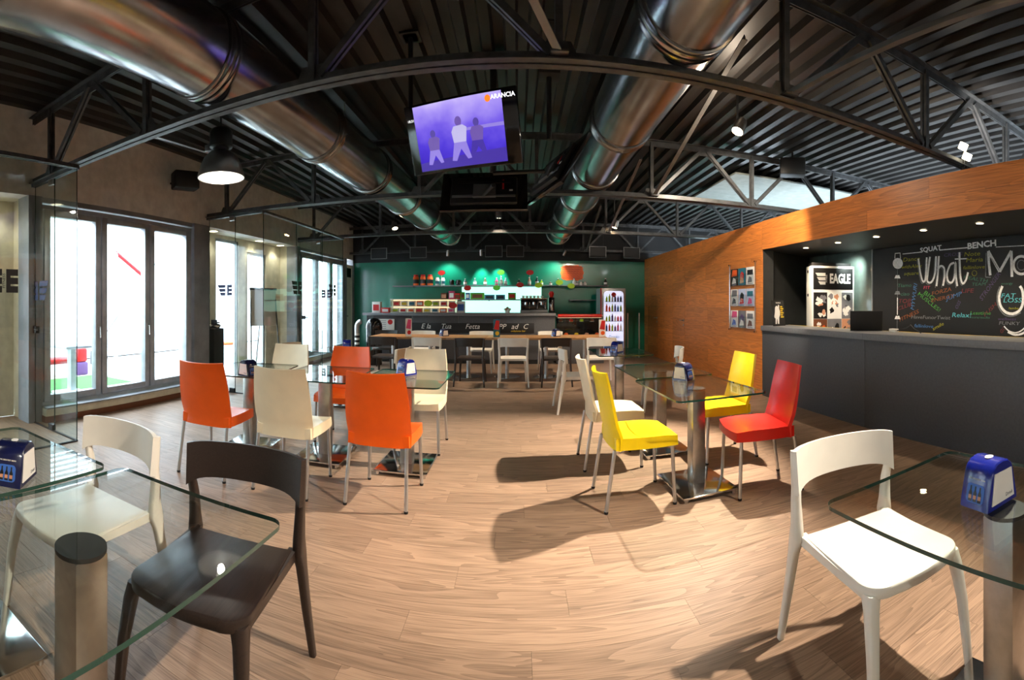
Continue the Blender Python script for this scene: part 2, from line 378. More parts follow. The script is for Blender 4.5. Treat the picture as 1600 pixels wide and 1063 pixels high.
# ------------------------------------------------------------------ walls
def wallbox(name, boxes, m, parent=None, label=None):
    mb = MB()
    for b in boxes: mb.box(*b)
    o = mb.build(name, m, parent, smooth=0)
    if parent is None: struct(o, label)
    return o
ZH = 2.58
RY = ((-0.5, 2.55), (5.7, 8.72))      # recessed entries
WY = ((2.68, 5.32), (8.86, 11.5))     # glazed bays
wl = wallbox('wall_left', [(XL-0.2, XL, -4.0, YB+0.2, ZH, ZROOF+0.1), (XL-0.2, XL, -4.0, -0.5, 0, ZH)], 'plaster', None, 'grey plaster wall above the windows and glass entries')
piers = [(2.52, 2.70), (5.34, 5.72), (8.70, 8.86), (11.5, 11.62), (12.08, YB)]
for a, b in piers: MB().box(XL-0.22, XL+0.03, a, b, 0, ZH).build('pier', 'pier_grey', wl, smooth=0)
for a, b in WY: MB().box(XL-0.2, XL, a, b, 0, 0.10).box(XL-0.2, XL, a, b, 2.52, ZH).build('lintel', 'pier_grey', wl, smooth=0)
# recessed entries: outer wall with openings, soffit and cheeks
for i, (a, b) in enumerate(RY):
    op = [(a+0.55, a+1.35, 2.45), (a+1.75, a+2.5, 2.34)] if i == 0 else [(6.42, 7.14, 2.52), (7.42, 8.12, 2.36)]
    bx = []; yy = a
    for (p, q, zt) in op: bx.append((-5.06, -4.96, yy, p, 0, ZH)); bx.append((-5.06, -4.96, p, q, zt, ZH)); yy = q
    bx.append((-5.06, -4.96, yy, b+0.15, 0, ZH)); bx.append((-5.06, XL-0.2, b, b+0.12, 0, ZH)); bx.append((-5.06, XL-0.2, a-0.12, a, 0, ZH)); bx.append((-5.06, XL-0.2, a-0.1, b+0.12, ZH, ZH+0.1))
    e = wallbox('wall_entry', bx, 'plaster_cream', None, 'cream recessed entry wall seen through the glass vestibule'+(' beside the near window' if i == 0 else ' between the window bays'))
    for (p, q, zt) in op:
        fr = MB().box(-5.05, -4.98, p, p+0.05, 0, zt).box(-5.05, -4.98, q-0.05, q, 0, zt).box(-5.05, -4.98, p, q, zt-0.05, zt).build('door_frame', 'alu_frame', e, smooth=0)
        MB().box(-5.02, -5.01, p+0.05, q-0.05, 0.02, zt-0.05).build('pane', 'pane_glass', e, smooth=0)
    for kk, yy2 in enumerate((6.12, 7.57, 8.4) if i == 1 else (0.2, 1.2, 2.15)):
        d = thing('downlight', ('nearest', 'middle', 'farthest')[kk]+' recessed downlight in the soffit of the '+('near' if i == 0 else 'far')+' glass entry', 'ceiling light', (-4.77, yy2, ZH-0.002), 0, 'downlights of the '+('near' if i == 0 else 'far')+' entry soffit')
        MB().lathe([(0.075, 0.0), (0.095, 0.0), (0.095, -0.008), (0.075, -0.008)], 20, ring=True).build('trim_ring', 'white_plastic', d); MB().lathe([(0.0, -0.004), (0.074, -0.004), (0.074, 0.0), (0.0, 0.0)], 20).build('lens', 'bulb_soft', d)
        lamp('downlight_glow', 'SPOT', (-4.77, yy2, ZH-0.03), 14, (1, 0.92, 0.74), target=(-4.77, yy2, 0), spot_size=2.4, spot_blend=0.6, shadow_soft_size=0.07)
# glazed bays: three casements each
def window_bay(idx, a, b):
    z0, z1 = 0.16, 2.5; f = 0.05
    fr = MB(); X0, X1 = XL-0.09, XL-0.01
    fr.box(X0, X1, a, b, z0, z0+f).box(X0, X1, a, b, z1-f, z1).box(X0, X1, a, a+f, z0+f, z1-f).box(X0, X1, b-f, b, z0+f, z1-f)
    w_ = struct(fr.build('window_%d' % idx, 'alu_frame', smooth=0), 'grey framed three-leaf window bay '+('nearest to the camera' if idx == 1 else 'beside the bar wall'))
    n = 3; wd = (b-a-2*f)/n
    for i in range(n):
        p, q = a+f+i*wd+0.008, a+f+(i+1)*wd-0.008; s = 0.085; zz0, zz1 = z0+f+0.006, z1-f-0.006
        m = MB(); xa, xb = XL-0.08, XL+0.012
        m.bbox(xa, xb, p, p+s, zz0, zz1, 0.006).bbox(xa, xb, q-s, q, zz0, zz1, 0.006).bbox(xa, xb, p+s-0.004, q-s+0.004, zz0, zz0+s*0.9, 0.006).bbox(xa, xb, p+s-0.004, q-s+0.004, zz1-s*0.9, zz1, 0.006)
        lf = m.build('leaf_frame', 'alu_frame', w_)
        MB().box(XL-0.042, XL-0.03, p+s-0.004, q-s+0.004, zz0+s*0.9-0.004, zz1-s*0.9+0.004).build('pane', 'pane_glass', w_, smooth=0)
        if i < 2:
            hm = MB().bbox(XL+0.012, XL+0.022, q-s*0.7, q-s*0.35, 1.0, 1.10, 0.003).tube([(XL+0.02, q-s*0.5, 1.06), (XL+0.055, q-s*0.5, 1.06), (XL+0.06, q-s*0.5, 0.93)], 0.009, 8)
            hm.build('handle', 'brushed', lf)
    # convector box below the sill
    return w_
window_bay(1, *WY[0]); window_bay(2, *WY[1])
for i, (a, b) in enumerate(WY):
    t = thing('convector_heater', 'long low cream convector box under the '+('near' if i == 0 else 'far')+' window bay', 'heater', (XL, (a+b)/2, 0))
    h = (b-a)/2-0.01
    MB().bbox(0.035, 0.13, -h, h, 0.075, 0.16, 0.006).build('casing', 'plaster_cream', t); MB().box(0.035, 0.115, -h, h, 0.0, 0.075).build('plinth', 'print_brown', t); MB().bbox(0.033, 0.15, -h, h, 0.161, 0.178, 0.004).build('grille', 'pier_grey', t)
# bar wall, fascia, wall behind the camera
wallbox('wall_back', [(XL-0.2, 6.8, YB, YB+0.2, 0, 2.50)], 'green_paint', None, 'glossy green wall behind the bar')
wallbox('trim_1', [(XL-0.0, 6.8, YB-0.02, YB+0.2, 2.50, ZROOF+0.1)], 'black_paint', None, 'black fascia above the green bar wall')
wallbox('wall_front', [(XL-0.2, 6.6, -4.2, -4.0, 0, ZROOF+0.1)], 'plaster', None, 'plain plaster wall behind the camera')
wallbox('wall_far_right', [(6.6, 6.8, -4.2, YB+0.2, 0, ZROOF+0.1)], 'plaster', None, 'plain wall far behind the reception')
# white service door at the end of the window wall
d = struct(MB().box(XL-0.06, XL-0.01, 11.62, 12.08, 0.0, 2.42).build('door_1', 'white_plastic', smooth=0), 'white service door with a dark transom in the far left corner')
MB().box(XL-0.01, XL+0.012, 11.62, 11.66, 0, 2.42).box(XL-0.01, XL+0.012, 12.04, 12.08, 0, 2.42).box(XL-0.01, XL+0.012, 11.66, 12.04, 2.38, 2.42).box(XL-0.01, XL+0.012, 11.66, 12.04, 1.98, 2.03).build('door_frame', 'white_plastic', d, smooth=0)
MB().box(XL-0.008, XL+0.004, 11.70, 12.0, 2.08, 2.33).build('transom_pane', 'black_gloss', d, smooth=0)
MB().lathe([(0.0, 0.0), (0.02, 0.0), (0.02, 0.04), (0.0, 0.05)], 12, Matrix.Translation((XL-0.005, 11.70, 1.02)) @ Matrix.Rotation(PI/2, 4, 'Y')).build('door_handle', 'brushed', d)
# ------------------------------------------------------------------ roof deck: trapezoid steel sheet, ribs running along the hall
pr = []; p = 0.20; x = -4.9
while x < 6.8:
    pr += [(x, ZROOF), (x+0.078, ZROOF), (x+0.100, ZROOF+0.055), (x+0.178, ZROOF+0.055)]; x += p
vs = []; fs = []
for (yy) in (-4.2, YB+0.2): vs += [(a, yy, b) for a, b in pr]
n = len(pr)
for i in range(n-1): fs.append((i, i+1, n+i+1, n+i))
dk = MB().add(vs, fs); dk.box(-4.9, 6.8, -4.2, YB+0.2, ZROOF+0.10, ZROOF+0.14)
struct(dk.build('ceiling', 'deck_steel', smooth=0), 'dark corrugated steel roof deck')
# ------------------------------------------------------------------ trusses
NX = [-4.18+1.47*i for i in range(8)]     # bottom nodes
TX0, TX1 = XL+0.0, 6.58
ZB, ZT = 2.71, 3.45
def make_truss():
    t = thing('roof_truss', '', 'truss', (0, YT[0], 0))
    def chord(z, sgn):
        m = MB()
        for s in (-1, 1):
            m.box(TX0, TX1, s*0.007 if s > 0 else -0.062, 0.062 if s > 0 else -0.007, z, z+0.008)
            m.box(TX0, TX1, s*0.007 if s > 0 else -0.015, 0.015 if s > 0 else -0.007, z, z+sgn*0.062)
        return m
    chord(ZB, 1).build('bottom_chord', 'truss_steel', t, smooth=0)
    chord(ZT, -1).build('top_chord', 'truss_steel', t, smooth=0)
    def member(p0, p1, name):
        m = MB(); u = (0, 1, 0)
        for s in (-1, 1):
            a = Vector(p0)+Vector((0, s*0.022, 0)); b = Vector(p1)+Vector((0, s*0.022, 0))
            m.bar(a, b, 0.042, 0.024, u)
        m.build(name, 'truss_steel', t, smooth=0)
    for i, x in enumerate(NX):
        member((x, 0, ZB+0.02), (x, 0, ZT-0.02), 'post')
        MB().prism([(x-0.13, ZB+0.01), (x+0.13, ZB+0.01), (x+0.07, ZB+0.13), (x-0.07, ZB+0.13)], -0.006, 0.006, Matrix.Rotation(PI/2, 4, 'X')).build('gusset', 'truss_steel', t, smooth=0)
        if i < len(NX)-1:
            xm = x+0.735
            if i not in (1, 3): MB().prism([(xm-0.12, ZT-0.01), (xm+0.12, ZT-0.01), (xm+0.06, ZT-0.11), (xm-0.06, ZT-0.11)], -0.006, 0.006, Matrix.Rotation(PI/2, 4, 'X')).build('gusset', 'truss_steel', t, smooth=0)
            duct_bay = i in (1, 3)     # the ducts pass through these bays
            if not duct_bay:
                member((x+0.05, 0, ZB+0.05), (xm-0.04, 0, ZT-0.05), 'diagonal'); member((xm+0.04, 0, ZT-0.05), (x+1.42, 0, ZB+0.05), 'diagonal')
    return t
t0 = make_truss(); TL = ['roof truss nearest to the camera, above the first glass edge', 'second roof truss from the camera, behind the hanging screens', 'third roof truss from the camera, above the far vestibule corner', 'farthest roof truss, right before the green bar wall']
t0['label'] = TL[0]; t0['group'] = 'roof trusses'
for yy, lb in zip(YT[1:], TL[1:]): copy_tree(t0, (0, yy, 0), 0, lb, 'roof trusses')
# loose bracing between the trusses
def brace(p0, p1, label, w_=0.045):
    e = Vector(p1); s = Vector(p0)
    o = thing('roof_brace', label, 'brace', s, 0, 'roof braces'); me = MB()
    me.bar((0, 0, 0), e-s, w_, 0.008).bar(Vector((0, 0, 0.02)), e-s+Vector((0, 0, 0.02)), 0.008, 0.04); me.build('angle_bar', 'brace_steel', o, smooth=0)
    me = MB().bbox(-0.05, 0.05, -0.04, 0.04, -0.004, 0.012, 0.002); me.build('end_plate', 'truss_steel', o)
brace((0.23, 2.54, 2.735), (-1.2, -0.5, 3.42), 'angle brace rising from the near truss towards the camera, left of centre')
brace((1.70, 2.54, 2.735), (2.9, 0.2, 3.42), 'angle brace rising from the near truss towards the camera on the right')
brace((1.72, 5.64, 2.735), (1.72, 3.2, 3.44), 'angle brace rising from the second truss beside the right duct')
brace((1.75, 8.74, 2.735), (1.75, 6.4, 3.44), 'angle brace rising from the third truss right of the right duct')
brace((1.78, 11.84, 2.735), (1.75, 9.6, 3.44), 'angle brace rising from the farthest truss right of the right duct')
brace((-2.71, 2.66, 2.735), (-3.9, 5.6, 3.44), 'angle brace left of the bell lamp running back to the second truss')
brace((-2.71, 5.76, 2.735), (-3.9, 8.6, 3.44), 'angle brace left of the left duct running back to the third truss')
# pale ceiling panel above the store room
tag(MB().bbox(3.3, 6.4, 6.45, 8.3, 3.40, 3.43, 0.004).build('ceiling_panel', mat('panel_grey', (124, 130, 124), 0.8)), 'pale flat panel under the roof above the wood wall', 'panel')
# ------------------------------------------------------------------ air ducts
def duct(x, label, y1, rr=0.285, z=3.06, rz=0):
    t = thing('air_duct', label, 'duct', (x, 0, z), rz); M = Matrix.Rotation(-PI/2, 4, 'X')
    js = [-3.9, -2.3, -0.7, 0.9, 2.47, 4.15, 5.6, 7.1, 8.6, 10.0, y1]
    for a, b in zip(js, js[1:]):
        MB().lathe([(rr, a+0.05), (rr, b-0.05)], 48, M, cap=False).build('duct_section', 'galvanised', t, smooth=60)
    for j in js[1:]:
        MB().lathe([(rr-0.01, j-0.07), (rr+0.012, j-0.065), (rr+0.016, j-0.05), (rr+0.008, j-0.04), (rr+0.006, j-0.012), (rr+0.014, j), (rr+0.006, j+0.012), (rr+0.008, j+0.04), (rr+0.016, j+0.05), (rr+0.012, j+0.065), (rr-0.01, j+0.07)], 48, M, cap=False).build('coupling_ring', 'galv_ring', t, smooth=60)
    MB().lathe([(0.0, y1+0.05), (rr, y1+0.05), (rr, y1+0.06), (0.0, y1+0.06)], 48, M).build('end_cap', 'cap_steel', t)
    for j in (1.2, 4.6, 8.0):
        for hx in (-0.1, 0.1): MB().bar((hx, j, rr-0.02), (hx, j, ZROOF-z), 0.012, 0.012, (0, 1, 0)).build('hanger', 'brace_steel', t, smooth=0)
duct(-2.108, 'left round galvanised air duct along the roof', 11.0, rz=-0.0417)
duct(0.955, 'right round galvanised air duct along the roof', 10.9)
# ------------------------------------------------------------------ wood wall on the right: boards, doors, beam
wr = wallbox('wall_right', [(XR+0.02, XR+0.2, 5.87, YB, 0, 2.57), (XR+0.02, XR+0.35, -4.0, 5.87, 2.16, 2.57)], 'recess_dark', None, 'orange wood veneered partition with reception opening')
bh = 0.2567 ; rnd = random.Random(3)
def board(y0, y1, z0, z1, parent, x1=XR+0.02):
    L = y1-y0; H = z1-z0
    MB().box(0, 0.02, -L/2+0.001, L/2-0.001, -H/2+0.001, H/2-0.001).build('board', 'wall_veneer', parent, (XR, (y0+y1)/2, (z0+z1)/2), smooth=0)
DR = ((9.07, 9.85), (10.96, 11.86))
for r_ in range(10):
    z0 = r_*bh; z1 = z0+bh; segs = [(5.87, YB)]
    if z1 < 2.06: segs = [(5.87, DR[0][0]), (DR[0][1], DR[1][0]), (DR[1][1], YB)]
    for a, b in segs:
        y_ = a
        while y_ < b-0.01:
            L = rnd.uniform(1.3, 2.4); e = b if b-(y_+L) < 0.5 else y_+L
            board(y_, e, z0, z1, wr); y_ = e
for z0, z1 in ((2.15, 2.36), (2.36, 2.57)):
    y_ = -4.0
    while y_ < 5.86:
        L = rnd.uniform(1.8, 2.9); e = 5.87 if 5.87-(y_+L) < 0.6 else y_+L
        board(y_, e, z0, z1, wr); y_ = e
for k, (a, b) in enumerate(DR):
    dd = struct(MB().box(XR+0.006, XR+0.02, a+0.004, b-0.004, 0.004, 2.05).build('door_%d' % (k+2), 'recess_dark', smooth=0), 'flush wood veneered door '+('nearer the leaflet rack' if k == 0 else 'next to the green wall'))
    for r_ in range(8):
        z0 = r_*bh+0.004; z1 = z0+bh-0.004; L = b-a-0.01
        MB().box(0, 0.006, -L/2, L/2, -(z1-z0)/2, (z1-z0)/2).build('board', 'wall_veneer', dd, (XR, (a+b)/2, (z0+z1)/2), smooth=0)
    ym = a+0.07
    MB().lathe([(0, 0), (0.026, 0), (0.026, 0.008), (0.01, 0.01), (0.01, 0.045), (0, 0.045)], 14, Matrix.Translation((XR, ym, 1.0)) @ Matrix.Rotation(-PI/2, 4, 'Y')).tube([(XR-0.045, ym, 1.0), (XR-0.048, ym+0.12, 1.0)], 0.009, 8).lathe([(0, 0), (0.024, 0), (0.024, 0.008), (0, 0.008)], 14, Matrix.Translation((XR, ym, 0.9)) @ Matrix.Rotation(-PI/2, 4, 'Y')).build('door_handle', 'brushed', dd)
# reception recess
wc = MB(); q0, q1 = Vector((3.52, 5.875, 0)), Vector((4.72, 6.42, 0)); dv = (q1-q0).normalized(); nn = Vector((-dv.y, dv.x, 0))
wc.add([q0, q1, q1+nn*0.1, q0+nn*0.1]+[p_+Vector((0, 0, 2.57)) for p_ in (q0, q1, q1+nn*0.1, q0+nn*0.1)], [(0,3,2,1),(4,5,6,7),(0,1,5,4),(1,2,6,5),(2,3,7,6),(3,0,4,7)])
struct(wc.build('wall_recess_side', 'recess_dark', smooth=0), 'dark grey cheek wall of the reception recess')
wb = wallbox('wall_recess_back', [(4.72, 4.82, -4.0, 6.5, 0, 2.57)], 'recess_dark', None, 'dark back wall of the reception recess')
for a, b in ((5.93, 6.42), (4.86, 5.925)): MB().bbox(4.70, 4.72, a, b, 0, 2.15, 0.003).build('panel', 'recess_panel', wb)
MB().box(4.69, 4.72, 4.832, 4.855, 0, 2.15).build('edge_strip', 'brushed', wb, smooth=0)
struct(MB().box(XR+0.02, 4.72, -4.0, 6.42, 2.15, 2.16).build('ceiling_recess', 'recess_dark', smooth=0), 'dark soffit over the reception counter')
for k, yy in enumerate((5.30, 4.59, 3.88, 3.16, 2.44, 1.72)):
    nm = ['farthest', 'second farthest', 'third', 'fourth', 'nearest in view', 'hindmost'][k]
    d = thing('recessed_spot', 'small round spot in the dark reception soffit, %s from the wood wall end' % nm, 'ceiling light', (3.83, yy, 2.148), 0, 'reception soffit spots')
    MB().lathe([(0.036, 0), (0.048, 0), (0.048, -0.006), (0.036, -0.006)], 18, ring=True).build('trim_ring', 'brushed', d); MB().lathe([(0, -0.003), (0.036, -0.003), (0.036, 0), (0, 0)], 18).build('lens', 'bulb', d)
    lamp('recessed_spot_glow', 'SPOT', (3.83, yy, 2.12), 26, WARM, target=(4.4, yy, 0.4), spot_size=1.9, spot_blend=0.7, shadow_soft_size=0.03)
# ------------------------------------------------------------------ glass vestibules
def glass_panel(parent, p0, p1, z0, z1, n, thick=0.012, gap=0.004):
    p0 = Vector(p0); p1 = Vector(p1); d = (p1-p0)/n; dn = d.normalized(); s = Vector((-dn.y, dn.x, 0))*thick/2
    for i in range(n):
        a = p0+d*i+dn*gap/2; b = p0+d*(i+1)-dn*gap/2; m = MB()
        vs = [a-s, b-s, b+s, a+s]; z = lambda h: [v+Vector((0, 0, h)) for v in vs]
        m.add(z(z0)+z(z1), [(0,1,5,4),(2,3,7,6)]); m.cur = 1; n0 = len(m.v)
        m.add(z(z0)+z(z1), [(0,3,2,1),(4,5,6,7),(1,2,6,5),(3,0,4,7)])
        m.build('glass_pane', ['wall_glass', 'glass_edge'], parent, smooth=0)
def vestibule(label, x, y0, y1, near_end):
    t = thing('glass_vestibule', label, 'glass partition', (0, 0, 0))
    zt = ZB-0.035
    glass_panel(t, (x, y0, 0), (x, y1, 0), 0.012, zt, 3)
    for yy in (y0, y1):
        if yy > 0: glass_panel(t, (x+0.0, yy, 0), (XL+0.04, yy, 0), 0.012, zt, 2)
    m = MB()
    m.box(x-0.03, x+0.03, y0, y1, zt, zt+0.035)
    for yy in (y0, y1): m.box(XL, x, yy-0.03, yy+0.03, zt, zt+0.034)
    m.build('top_rail', 'truss_steel', t, smooth=0)
    m = MB().box(x-0.012, x+0.012, y0, y1, 0.0, 0.012)
    for yy in (y0, y1): m.box(XL, x, yy-0.012, yy+0.012, 0.0, 0.012)
    m.build('floor_channel', 'print_black', t, smooth=0)
    for yy in (y0, y1):
        xm = (x+XL+0.04)/2
        MB().bbox(xm-0.10, xm-0.01, yy-0.02, yy+0.02, zt-0.06, zt, 0.003).build('patch_fitting', 'brushed', t)
        MB().bbox(xm-0.10, xm-0.01, yy-0.02, yy+0.02, 0.012, 0.07, 0.003).build('patch_fitting', 'black_matt', t)
        MB().bbox(xm-0.45, xm-0.36, yy-0.025, yy+0.025, 1.02, 1.10, 0.003).tube([(xm-0.36, yy-0.05, 1.06), (xm-0.26, yy-0.05, 1.06)], 0.01, 8).build('lock', 'black_matt', t)
    return t
v1 = vestibule('near clear glass vestibule at the left edge of the picture', -3.70, -0.5, 2.6, True)
v2 = vestibule('far clear glass vestibule between the second and third truss', -3.52, 5.7, 8.8, False)
def eagle_logo(M, s, mats, parent, name='logo', text=True):
    """three swept wing bars and a block letter E, mirrored by the matrix when seen from behind"""
    m = MB()
    for k, (x0, x1) in enumerate(((0.0, 1.0), (0.14, 1.0), (0.28, 1.0))):
        z = 0.80-0.4*k
        m.prism([(x0*s, (z+0.155)*s), (x1*s, (z+0.155)*s), (x1*s, (z-0.155)*s), ((x0+0.16)*s, (z-0.155)*s)], 0, 0.0015, M)
    for k in range(3):
        z = 0.80-0.4*k; m.prism([(1.45*s, (z+0.155)*s), (1.85*s, (z+0.155)*s), (1.85*s, (z-0.155)*s), (1.45*s, (z-0.155)*s)], 0, 0.0015, M)
    m.prism([(1.22*s, 0.955*s), (1.45*s, 0.955*s), (1.45*s, -0.155*s), (1.22*s, -0.155*s)], 0, 0.0015, M)
    o = m.build(name, mats, parent, smooth=0)
    if text: text_mb('FITNESS', 0.2*s, M @ Matrix.Translation((1.11*s, 0.4*s, 0)) @ Matrix.Rotation(PI/2, 4, 'Z')).build('logo_word', mats, parent, smooth=0)
    return o
mat('logo_navy', (40, 46, 84), 0.5)
for (yy, mt, pz) in ((1.86, 'print_black', 1.48),):
    eagle_logo(frame((-3.69, yy-0.27, pz), (0, 1, 0), (0, 0, 1)), 0.19, mt, v1)
eagle_logo(frame((-4.22, 2.59, 1.42), (-1, 0, 0), (0, 0, 1)), 0.19, 'logo_navy', v1, text=False)
eagle_logo(frame((-4.35, 5.69, 1.50), (1, 0, 0), (0, 0, 1)), 0.15, 'logo_navy', v2)
for yy in (6.55, 8.05): eagle_logo(frame((-3.51, yy, 1.54), (0, 1, 0), (0, 0, 1)), 0.19, 'print_black', v2, text=False)
eagle_logo(frame((-3.72, 8.79, 1.50), (-1, 0, 0), (0, 0, 1)), 0.15, 'logo_navy', v2, text=False)
# ------------------------------------------------------------------ the yard outside the windows
struct(MB().box(-14, -5.06, -8, 22, -0.2, -0.03).build('ground', 'paving', smooth=0), 'paved yard outside')
tag(MB().box(-7.0, -5.1, 1.6, 5.35, -0.03, 0.0).build('turf_mat', 'turf', smooth=0), 'bright green artificial turf outside the near windows', 'turf')
fac = thing('white_facade', 'overexposed white panelled building across the yard', 'building', (-9.2, 6, 0))
for i in range(20):
    MB().bbox(-0.06, 0.0, -10+i*1.0+0.006, -9+i*1.0-0.006, 0, 3.6, 0.004).build('panel', 'facade_white', fac)
MB().box(-0.3, -0.06, -10, 10, 0, 3.7).build('wall', 'facade_grey', fac, smooth=0)
sh = MB()
for i in range(9): sh.box(-0.03, 0.04, -10, 10, 3.6+i*0.12, 3.6+i*0.12+0.05)
sh.build('louvre', 'facade_grey', fac, smooth=0)
o = thing('red_strut', 'red diagonal steel strut outside the near window', 'strut', (-8.6, 7.2, 0)); MB().tube([(0, 0, 2.6), (0, 1.2, 1.9)], 0.05, 10).build('tube', 'red_vinyl', o); MB().tube([(0, 0, 0), (0, 0, 2.6)], 0.05, 10).build('post', 'facade_grey', o)
o = thing('guy_rope', 'thin dark diagonal stay outside the middle window leaf', 'rope', (-8.2, 6.2, 0)); MB().tube([(0, 0, 0.3), (0.0, 2.0, 2.4)], 0.012, 6).build('stay', 'grey_plastic', o); MB().bbox(-0.05, 0.05, -0.05, 0.05, 0, 0.3, 0.01).build('anchor', 'grey_plastic', o)
o = thing('red_barrier', 'red inflatable barrier lying outside the first window leaf', 'barrier', (-7.35, 5.0, -0.03)); MB().tube([(0, -1.6, 0.30), (0, 0.1, 0.30)], 0.07, 12).build('tube', 'red_vinyl', o); MB().bbox(-0.12, 0.12, 0.1, 0.34, 0.25, 0.52, 0.04).build('end_block', 'red_vinyl', o); MB().bbox(-0.13, 0.13, 0.09, 0.35, 0.0, 0.25, 0.03).build('foot', 'print_purple', o)
o = thing('outdoor_bar_table', 'grey outdoor table standing on the turf', 'table', (-5.72, 3.92, 0)); MB().bbox(-0.3, 0.3, -0.3, 0.3, 0.70, 0.74, 0.008).build('table_top', 'alu_frame', o); MB().bbox(-0.05, 0.05, -0.05, 0.05, 0.03, 0.70, 0.006).build('column', 'alu_frame', o); MB().bbox(-0.22, 0.22, -0.22, 0.22, 0.0, 0.03, 0.006).build('base_plate', 'facade_white', o)
o = thing('outdoor_stool', 'orange seated stool outside the far entry', 'stool', (-5.9, 8.05, -0.03)); MB().lathe([(0.0, 0.5), (0.17, 0.5), (0.18, 0.53), (0.16, 0.56), (0.0, 0.565)], 20).build('seat', 'orange_plastic', o)
for sx in (-1, 1):
    for sy in (-1, 1): MB().tube([(sx*0.11, sy*0.11, 0.5), (sx*0.17, sy*0.17, 0)], 0.012, 8).build('leg', 'alu_leg', o)
# ------------------------------------------------------------------ chairs
def shell_chair(name, label, plastic, loc, rz, group):
    """one-piece plastic shell on four aluminium legs; sits facing +Y"""
    t = thing(name, label, 'chair', loc, rz, group)
    W = 0.225
    # seat: dished slab with a deep skirt
    m = MB(); nu, nv = 13, 12; g = []
    for i in range(nu):
        u = -1+2*i/(nu-1); row_ = []
        for j in range(nv):
            v = j/(nv-1); y_ = -0.20+0.43*v; wd = W*(0.95+0.05*math.sin(v*PI)) if v < 0.8 else W*(0.97-0.06*((v-0.8)/0.2)**2)
            z_ = 0.466-0.016*math.cos(u*PI/2)*math.sin(min(1, v*1.15)*PI)-0.012*max(0, v-0.78)/0.22+0.010*abs(u)**3
            row_.append((u*wd, y_+0.018*(1-u*u)*(v > 0.6)*(v-0.6)/0.4, z_))
        g.append(row_)
    top = [[Vector(p_) for p_ in r_] for r_ in g]; vs = [p_ for r_ in top for p_ in r_]; fs = []
    for i in range(nu-1):
        for j in range(nv-1): fs.append((i*nv+j, (i+1)*nv+j, (i+1)*nv+j+1, i*nv+j+1))
    per = [(i, 0) for i in range(nu)]+[(nu-1, j) for j in range(1, nv)]+[(i, nv-1) for i in range(nu-2, -1, -1)]+[(0, j) for j in range(nv-2, 0, -1)]
    n0 = len(vs); drop = 0.066
    for (i, j) in per:
        p_ = top[i][j]; vs.append(Vector((p_.x*1.012, p_.y+0.004*(1 if j == nv-1 else 0), 0.466-drop)))
    k = len(per)
    for a in range(k):
        b = (a+1) % k; ia = per[a][0]*nv+per[a][1]; ib = per[b][0]*nv+per[b][1]; fs.append((ia, ib, n0+b, n0+a))
    fs.append(tuple(n0+a for a in range(k)))
    m.add(vs, fs); m.build('seat', plastic, t, smooth=50)
    # backrest: tall curved slab with wrapped lower sides
    g = []
    for i in range(15):
        u = -1+2*i/14; row_ = []
        for j in range(14):
            v = j/13; z_ = 0.395+0.50*v
            hw = 0.222+0.010*math.sin(v*PI)-0.020*v*v
            y_ = -0.205-0.018*v-0.045*v*v-(0.010+0.034*v)*(1-u*u)+0.012*math.exp(-((v-0.16)/0.09)**2)
            y_ += 0.030*abs(u)**6*math.exp(-(v/0.35)**2)
            z2 = z_+v**6*(0.010*u*u-0.004)
            row_.append((u*hw, y_, z2))
        g.append(row_)
    MB().sheet(g, lambda a, b: 0.016+0.010*(1-b)).build('backrest', plastic, t, smooth=50)
    for sx in (-1, 1):
        MB().tube([(sx*0.195, 0.195, 0.40), (sx*0.205, 0.21, 0.012)], 0.0125, 12).build('leg', 'alu_leg', t)
        MB().tube([(sx*0.20, -0.205, 0.40), (sx*0.212, -0.265, 0.012)], 0.0125, 12).build('leg', 'alu_leg', t)
    for (x_, y_) in ((-0.205, 0.21), (0.205, 0.21), (-0.212, -0.265), (0.212, -0.265)): MB().lathe([(0, 0), (0.013, 0), (0.0145, 0.016), (0, 0.016)], 10, c=(x_, y_)).build('foot_cap', 'rubber', t)
    return t
